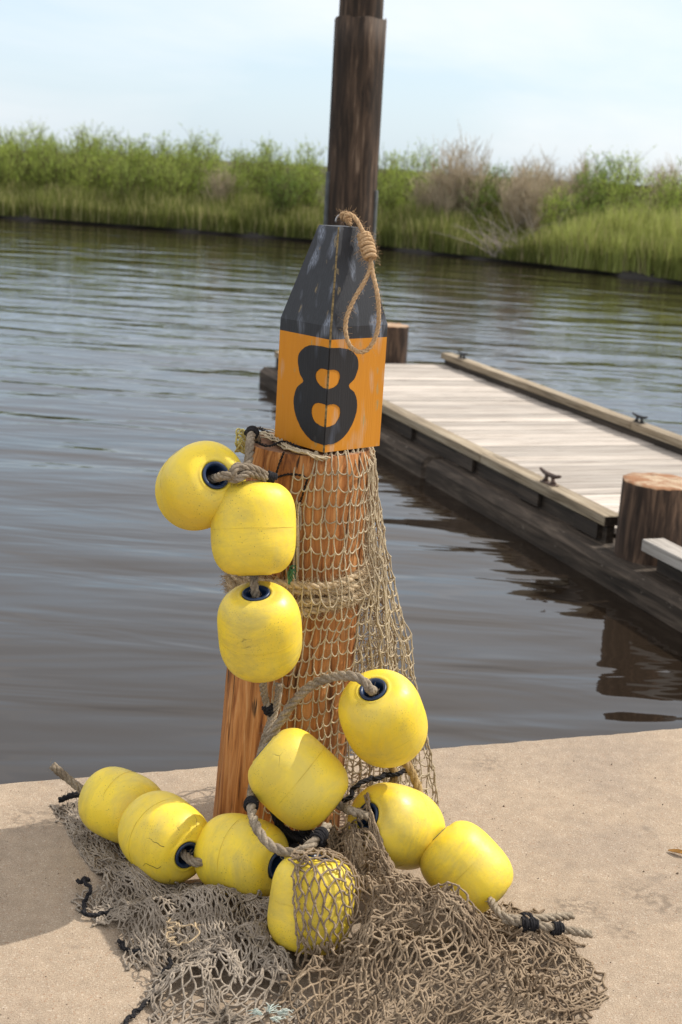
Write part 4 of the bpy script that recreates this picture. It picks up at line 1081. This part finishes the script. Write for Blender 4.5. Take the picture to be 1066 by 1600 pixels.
def hanging_net():
    """the pale net: over the post front, then flaring free to the right and back behind"""
    nz, ns = 28, 40
    z_of = lambda j: 0.918 - 0.902 * (j / (nz - 1)) ** 0.98
    sil = [(0.905, 585, 712), (0.80, 592, 790), (0.64, 616, 905), (0.50, 646, 1000), (0.36, 662, 1105), (0.22, 680, 1190), (0.08, 688, 1255)]
    zs = [s_[0] for s_ in sil][::-1]; xs = [W(s_[1], s_[2], 3.0)[0] for s_ in sil][::-1]
    zs = [W(s_[1], s_[2], 3.0)[2] for s_ in sil][::-1]
    nodes = np.zeros((nz, ns, 3))
    nf = 12                                       # columns on the post front
    R = np.random.default_rng(77)
    for j in range(nz):
        z = z_of(j); c = post_c(z); r = post_r(z) + 0.006 + 0.020 * math.exp(-((z - 0.603) / 0.05) ** 2)
        xr = np.interp(z, zs, xs)
        a0, a1 = math.radians(-100 - 2 * math.sin(j * .5)), math.radians(-18)
        fl = xr - (c[0] + r)
        for i in range(ns):
            if i <= nf:
                u = i / nf; a = a0 + (a1 - a0) * u
                p = np.array([c[0] + r * math.cos(a), c[1] + r * math.sin(a)])
                out = max(0, u - 0.7) / 0.3
                p[0] += out * fl * 0.28
            else:
                u = (i - nf) / (ns - 1 - nf)
                # out to the silhouette, round it, and back behind the post
                base = np.array([c[0] + r * math.cos(a1) + fl * 0.28, c[1] + r * math.sin(a1)])
                tip = np.array([xr, c[1] + 0.05])
                back = np.array([c[0] + 0.05, c[1] + r + 0.02 + fl * 0.35])
                if u < 0.5:
                    q = u / 0.5; p = base * (1 - q) + tip * q; p = p + np.array([0.0, -0.03]) * math.sin(math.pi * q) * (0.3 + 4 * fl)
                else:
                    q = (u - 0.5) / 0.5; p = tip * (1 - q) + back * q; p = p + np.array([0.02, 0.03]) * math.sin(math.pi * q)
                fold = 0.016 * math.sin(i * 1.9 + 0.3 * math.sin(j * .4)) * min(1, fl * 9)
                p = p + np.array([fold * 0.5, fold])
            nodes[j, i] = (p[0], p[1], z)
        jj = R.normal(0, 1, ns); nodes[j, :, 0] += jj * 0.0030 + 0.004 * np.sin(j * .45 + np.arange(ns) * .9) * np.linspace(.3, 1.3, ns); nodes[j, :, 1] += R.normal(0, 0.0022, ns)
        nodes[j, :, 2] += R.normal(0, 0.0042, ns) + 0.008 * np.sin(np.arange(ns) * 0.33 + j * 0.21) + 0.012 * np.linspace(0, 1, ns) * np.sin(np.arange(ns) * .5)
    # shallow rise of the rows toward the right as the net is pulled up
    nodes[:, :, 2] += (0.020 * np.clip(np.arange(ns) / nf, 0, 1) - 0.022)[None] * np.linspace(1, .4, nz)[:, None]
    nodes[0, :, 2] = PTOP + 0.008
    cc = post_c(PTOP)[:2]
    nodes[0, :, :2] = cc + (nodes[0, :, :2] - cc) * 0.86
    nodes[:, :, 2] = np.maximum(nodes[:, :, 2], 0.012)
    # keep off the post
    for it in range(2):
        c = np.stack([PC[0] + 0.030 * nodes[..., 2] / 0.9, np.full(nodes.shape[:2], PC[1])], -1)
        rr = 0.147 - 0.012 * nodes[..., 2] / 0.9 + 0.004
        d = nodes[..., :2] - c; L_ = np.linalg.norm(d, axis=-1); inside = (L_ < rr) & (nodes[..., 2] < PTOP)
        k = np.where(inside, rr / (L_ + 1e-9), 1)[..., None]; nodes[..., :2] = c + d * k
    idx = np.arange(nz * ns).reshape(nz, ns)
    vert = np.stack([idx[:-1].ravel(), idx[1:].ravel()], 1)
    hor = np.stack([idx[:, :-1].ravel(), idx[:, 1:].ravel()], 1)
    N_ = nodes.reshape(-1, 3)
    g = net_tubes(N_, vert, 0.00165, 0.0014, 1.9, K=5, R=R)
    g2 = net_tubes(N_, hor, 0.00175, 0.0010, 0, K=7, sag=0.0085, R=R)
    g.add(np.concatenate(g2.v), g2.f)
    # second crumpled layer in the free part
    n2 = nodes[:, nf - 1:].copy(); m2 = n2.shape[1]
    n2[..., 0] = n2[..., 0] * 0.9 + 0.1 * post_c(.5)[0] - 0.004; n2[..., 1] += 0.05 + R.normal(0, 0.006, n2.shape[:2]); n2[..., 2] = np.maximum(n2[..., 2] - 0.015, 0.01)
    n2[..., 0] += 0.006 * np.sin(np.arange(m2) * 2.3)[None] + R.normal(0, 0.003, n2.shape[:2])
    n2 = n2[3:]
    idx = np.arange(n2.shape[0] * m2).reshape(-1, m2)
    b2 = np.concatenate([np.stack([idx[:-1].ravel(), idx[1:].ravel()], 1), np.stack([idx[:, :-1].ravel(), idx[:, 1:].ravel()], 1)])
    g3 = net_tubes(n2.reshape(-1, 3), b2, 0.0017, 0.002, 1.9, K=5, sag=0.003, R=R); g.add(np.concatenate(g3.v), g3.f)
    o = link('hanging_net', g.mesh('hanging_net', MT['net_pale']))
    tag(o, 'pale cream fishing net draped over the post front and flaring out at its right', 'fishing net')
hanging_net()

OLD = []
def apart(X, Q, self_, md):
    """push nodes of X at least md away from the points Q (cell hash)"""
    n = len(X); A = 4096
    cell = lambda P: (np.floor(P / md).astype(np.int64) + 2000)
    kq = (cell(Q) @ np.array([A * A, A, 1])); order = np.argsort(kq, kind='stable'); ks = kq[order]; Qs = Q[order]
    kx = (cell(X) @ np.array([A * A, A, 1])); D = np.zeros_like(X)
    for dx in (-1, 0, 1):
        for dy in (-1, 0, 1):
            for dz in (-1, 0, 1):
                kt = kx + (dx * A + dy) * A + dz; lo = np.searchsorted(ks, kt)
                for m in range(3):
                    j = np.minimum(lo + m, len(ks) - 1); ok = np.where(ks[j] == kt)[0]
                    if len(ok) == 0: break
                    j = j[ok]; d = X[ok] - Qs[j]; l = np.sqrt((d ** 2).sum(1))
                    if self_: l = np.where(order[j] == ok, 9, l)
                    near = l < md
                    if near.any():
                        p = d[near] / (l[near, None] + 1e-9) * (md - l[near])[:, None] * 0.4
                        p[:, 2] = np.abs(p[:, 2]) * (0.6 if self_ else 1.2)
                        D[ok[near]] += p
    return X + np.clip(D, -md, md)
def sheet(L0, R0, nu, nv, bar, seed, heap, lift=0.05, iters=150, over=(), md=0.0075, pull=0.03):
    """crumple a diamond-mesh sheet into the region between polylines L0 and R0 (world XY): rods keep their length"""
    R = np.random.default_rng(seed)
    Lp = spline(L0, nv); Rp = spline(R0, nv)
    u = (np.arange(nu)[None, :] + 0.5 * (np.arange(nv)[:, None] % 2)) / nu
    XY = Lp[:, None] * (1 - u[..., None]) + Rp[:, None] * u[..., None]
    ph = R.uniform(0, 6.28, 6)
    q = np.stack([u * 9 + ph[0] + 2 * np.sin(np.linspace(0, 5, nv))[:, None], np.linspace(0, 8, nv)[:, None] + ph[1] + 1.5 * np.sin(u * 6 + ph[2])], -1)
    P = np.zeros((nv, nu, 3)); P[..., :2] = XY + 0.018 * np.sin(q * 1.5) + R.normal(0, 0.002, XY.shape)
    P[..., 2] = heap(P[..., 0], P[..., 1]) + 0.02 + lift * (0.5 + 0.5 * np.sin(q[..., 0] * 1.7) * np.cos(q[..., 1] * 1.9)) + R.uniform(0, 0.004, (nv, nu))
    for k in over:
        c = FLOATS[k - 1][0]; rr = np.hypot(P[..., 0] - c[0], P[..., 1] - c[1]); P[..., 2] = np.where(rr < 0.13, np.maximum(P[..., 2], c[2] + 0.12), P[..., 2])
    idx = np.arange(nv * nu).reshape(nv, nu); bars = []
    for j in range(nv - 1):
        if j % 2 == 0: bars += [(idx[j, i], idx[j + 1, i]) for i in range(nu)] + [(idx[j, i], idx[j + 1, i - 1]) for i in range(1, nu)]
        else: bars += [(idx[j, i], idx[j + 1, i]) for i in range(nu)] + [(idx[j, i], idx[j + 1, i + 1]) for i in range(nu - 1)]
    bars = np.array(bars); X = P.reshape(-1, 3).copy(); V = np.zeros_like(X); n = len(X)
    I, J = bars[:, 0], bars[:, 1]; deg = np.bincount(bars.ravel(), minlength=n)[:, None]
    Lb = bar * R.uniform(0.9, 1.1, len(bars)); X0 = X.copy()
    other = np.concatenate(OLD) if OLD else None
    for it in range(iters):
        V *= 0.80; V[:, 2] -= 0.0006; Xp = X.copy(); X = X + V
        for _ in range(3):
            d = X[J] - X[I]; l = np.linalg.norm(d, axis=1) + 1e-9; c = ((l - Lb) / l * 0.5)[:, None] * d
            D = np.stack([np.bincount(I, c[:, k], n) - np.bincount(J, c[:, k], n) for k in range(3)], 1)
            X += 1.5 * D / deg * 1.0
        X[:, :2] += (X0[:, :2] - X[:, :2]) * pull
        if it % 7 == 3:
            X = apart(X, X, True, md)
            if other is not None: X = apart(X, other, False, md)
        for c, a in FLOATS:
            rel = X - c; t = rel @ a; rad = rel - t[:, None] * a; rl = np.linalg.norm(rad, axis=1)
            e = ((np.abs(t) / (FA + 0.005)) ** 2.6 + (rl / (FR + 0.005)) ** 2.6) ** (1 / 2.6)
            ins = e < 1
            X[ins] = c + rel[ins] / e[ins][:, None]
        dx = X[:, 0] - PC[0]; dy = X[:, 1] - PC[1]; l = np.hypot(dx, dy); ins = (l < 0.152) & (X[:, 2] < PTOP)
        X[ins, 0] = PC[0] + dx[ins] / l[ins] * 0.152; X[ins, 1] = PC[1] + dy[ins] / l[ins] * 0.152
        X[:, 2] = np.maximum(X[:, 2], np.maximum(heap(X[:, 0], X[:, 1]), 0.003))
        sp = np.linalg.norm(X - Xp, axis=1, keepdims=True); V = (X - Xp) * np.minimum(1, 0.01 / (sp + 1e-9))
    OLD.append(X.copy())
    return X, bars, idx

def G2(px, py, z=0.03): return atz(px, py, z)[:2]
def hill(cs):
    def h(x, y):
        z = 0 * x
        for cx, cy, r, a in cs: z = np.maximum(z, a * np.exp(-((x - cx) ** 2 + (y - cy) ** 2) / (r * r)))
        # gathered folds running over the mound
        f1 = np.abs(np.sin((x * 0.8 + y * 1.1) * 26 + 1.8 * np.sin(y * 14 + x * 5))) ; f2 = np.abs(np.sin((x * 1.2 - y * 0.7) * 21 + 1.5 * np.sin(x * 12)))
        return z * (0.72 + 0.36 * f1) + np.clip(z * 1.5, 0, 0.035) * f2 * 0.8
    return h
def hp(px, py, zc, r, a): q = atz(px, py, zc)[:2]; return (q[0], q[1], r, a)
brown_h = hill([hp(560, 1330, .14, .07, .17), hp(610, 1405, .12, .10, .16), hp(700, 1440, .09, .09, .12), hp(597, 1362, .13, .05, .155), hp(640, 1490, .06, .12, .095), hp(570, 1490, .06, .06, .09), hp(480, 1550, .03, .08, .045), hp(518, 1305, .14, .033, .15), hp(820, 1480, .03, .08, .04), hp(760, 1540, .03, .10, .06)])
grey_h = hill([hp(330, 1420, .04, .10, .055), hp(250, 1430, .03, .07, .055), hp(380, 1490, .03, .10, .05), hp(200, 1370, .03, .06, .04), hp(410, 1420, .04, .05, .06), hp(300, 1540, .02, .06, .03)])
def add_net(name, sheets, r, curl, m, label, K=6):
    g = Geo()
    for X, bars, idx in sheets:
        q = net_tubes(X, bars, r, curl, 1.7, K); g.add(np.concatenate(q.v), q.f)
    return tag(link(name, g.mesh(name, m)), label, 'fishing net')
LG = lambda *p: [G2(*q) for q in p]
grey = [
    sheet(LG((96, 1238), (112, 1310), (175, 1390), (195, 1470), (262, 1520)), LG((150, 1240), (250, 1350), (400, 1385), (450, 1440), (455, 1540)), 30, 44, 0.0220, 1, grey_h, 0.06),
    sheet(LG((250, 1470), (262, 1500), (235, 1560), (190, 1640)), LG((440, 1440), (470, 1520), (490, 1580), (490, 1650)), 22, 32, 0.0235, 2, grey_h, 0.05),
    sheet(LG((180, 1360), (185, 1420), (215, 1490)), LG((330, 1380), (420, 1405), (440, 1500)), 24, 24, 0.0220, 3, grey_h, 0.08),
]
add_net('grey_net', grey, 0.0020, 0.0028, MT['net_grey'], 'greyish weathered fishing net heaped on the concrete at the left of the pile')
tail = sheet(LG((120, 1375), (130, 1400), (145, 1425)), LG((215, 1400), (210, 1415), (215, 1432)), 9, 9, 0.021, 4, grey_h, 0.03)
add_net('net_scrap', [tail], 0.0022, 0.003, MT['net_grey'], 'small grey scrap of net with black cord sticking out left of the heap')
brown = [
    sheet(LG((508, 1276, .17), (474, 1335, .20), (466, 1400, .17), (456, 1470, .09), (436, 1560, .04), (430, 1650)), LG((560, 1295, .16), (650, 1385, .12), (770, 1435, .07), (900, 1470), (945, 1530), (880, 1640)), 32, 58, 0.0235, 5, brown_h, 0.05, over=(11,), pull=0.12),
    sheet(LG((515, 1262, .19), (515, 1350, .14), (560, 1430, .08), (580, 1500)), LG((548, 1275, .17), (600, 1330, .16), (665, 1380, .13), (790, 1420, .05), (935, 1480)), 22, 32, 0.0235, 6, brown_h, 0.07),
    sheet(LG((590, 1400, .09), (560, 1480), (500, 1560), (470, 1620)), LG((840, 1415), (905, 1475), (945, 1560), (870, 1640)), 23, 26, 0.0245, 7, brown_h, 0.06),
    sheet(LG((760, 1395), (780, 1420), (790, 1440)), LG((850, 1400), (855, 1425), (935, 1470)), 11, 11, 0.0220, 9, brown_h, 0.05),
]
add_net('brown_net', brown, 0.0021, 0.0028, MT['net_brown'], 'brown fishing net heaped over the front float and spread to the right')
# dark selvage cords along the edge of the heap
def cord(pts, label, r=0.0045, m='tar', name='selvage_cord'):
    g = Geo(); P = [atz(*q) for q in pts]; P = [p + np.append(RG.normal(0, 0.004, 2), 0) for p in spline(P, len(P) * 4)]
    c = rope_geo(g, P, r, 3, sides=6); fuzz(g, c, r, 90, 0.012); tag(link(name, g.mesh(name, MT[m])), label, 'cord')
cord([(265, 1500, .02), (255, 1530, .012), (238, 1555, .008), (212, 1580, .008), (190, 1606, .008), (170, 1640, .008)], 'black cord edging the grey net at the bottom left')
cord([(122, 1378, .012), (134, 1375, .03), (142, 1392, .03), (132, 1412, .015), (138, 1428, .012), (170, 1426, .01), (195, 1428, .012)], 'black cord twisted through the small net scrap at the left')
cord([(186, 1470, .015), (200, 1484, .01), (225, 1484, .012)], 'short black cord loop under the grey heap at the left')
cord([(540, 1250, .17), (560, 1225, .2), (590, 1215, .2), (640, 1205, .2)], 'black cord behind the pitted float at the right', 0.006)
cord([(268, 1440, .07), (290, 1447, .09), (305, 1442, .10), (310, 1455, .09), (300, 1470, .08), (275, 1475, .07), (264, 1462, .07), (268, 1440, .07)], 'thin tan string loop on the grey net', 0.0016, 'manila', 'string_loop')
# mint frayed tuft
g = Geo(); P = []
for cx_, cy_, ang in ((408, 1585, 2.6), (420, 1580, 1.2), (436, 1583, 0.3), (426, 1592, -0.6)):
    c = atz(cx_, cy_, 0.045)
    for k in range(26):
        a_ = ang + rnd.gauss(0, .35); L_ = rnd.uniform(.008, .022); d = np.array([math.cos(a_), .5 * math.sin(a_), rnd.uniform(0, .7)])
        o_ = RG.normal(0, .0015, 3); P.append([c + o_, c + o_ + d * L_ * .5 + RG.normal(0, .0015, 3), c + o_ + d * L_ * (1, 1, .4) + RG.normal(0, .003, 3)])
v, f = tubes(np.array(P), 0.0007, 3); g.add(v, f)
tag(link('frayed_tuft', g.mesh('frayed_tuft', MT['mint_twine'])), 'pale mint frayed tuft of twine on the net at the bottom', 'twine')

# ------------------------------------------------------------ small things on the concrete
def dead_leaf():
    p = atz(1060, 1336, 0.0); n = 9; g = Geo(); V = []
    for i in range(n):
        t = i / (n - 1); wd = 0.009 * math.sin(math.pi * min(1, t * .9 + .08)); x = (t - .5) * 0.05
        V += [(x, -wd, 0.004 + .006 * t * t + wd * .5), (x, 0, 0.003 + .006 * t * t), (x, wd, 0.004 + .006 * t * t + wd * .6)]
    f = [(3 * i + k, 3 * i + 3 + k, 3 * i + 4 + k, 3 * i + 1 + k) for i in range(n - 1) for k in (0, 1)]
    g.add(V, f); o = link('dead_leaf', g.mesh('dead_leaf', MT['dead_leaf']), None, p); o.rotation_euler = (0, 0, -0.5)
    tag(o, 'small curled brown leaf lying on the concrete at the right edge', 'leaf')
dead_leaf()
def crumbs():
    g = Geo(); o8 = np.array([(1, 0, 0), (-1, 0, 0), (0, 1, 0), (0, -1, 0), (0, 0, 1), (0, 0, -1)], float)
    fo = [(0, 2, 4), (2, 1, 4), (1, 3, 4), (3, 0, 4), (2, 0, 5), (1, 2, 5), (3, 1, 5), (0, 3, 5)]
    for k in range(900):
        x = rnd.uniform(-0.9, 1.3); y = rnd.uniform(2.0, 3.5)
        if (np.array([x, y]) - EDG) @ EN > -0.02: continue
        s = rnd.uniform(0.0006, 0.0016) if rnd.random() < .95 else rnd.uniform(.0016, .003)
        g.add(o8 * s * RG.uniform(.6, 1.3, 3) + (x, y, s * .5), fo)
    tag(link('grit', g.mesh('grit', flat('grit', (0.16, 0.12, 0.09), .9, .1, 0, 200, .5))), 'loose grit scattered over the concrete', 'grit', kind='stuff')
crumbs()
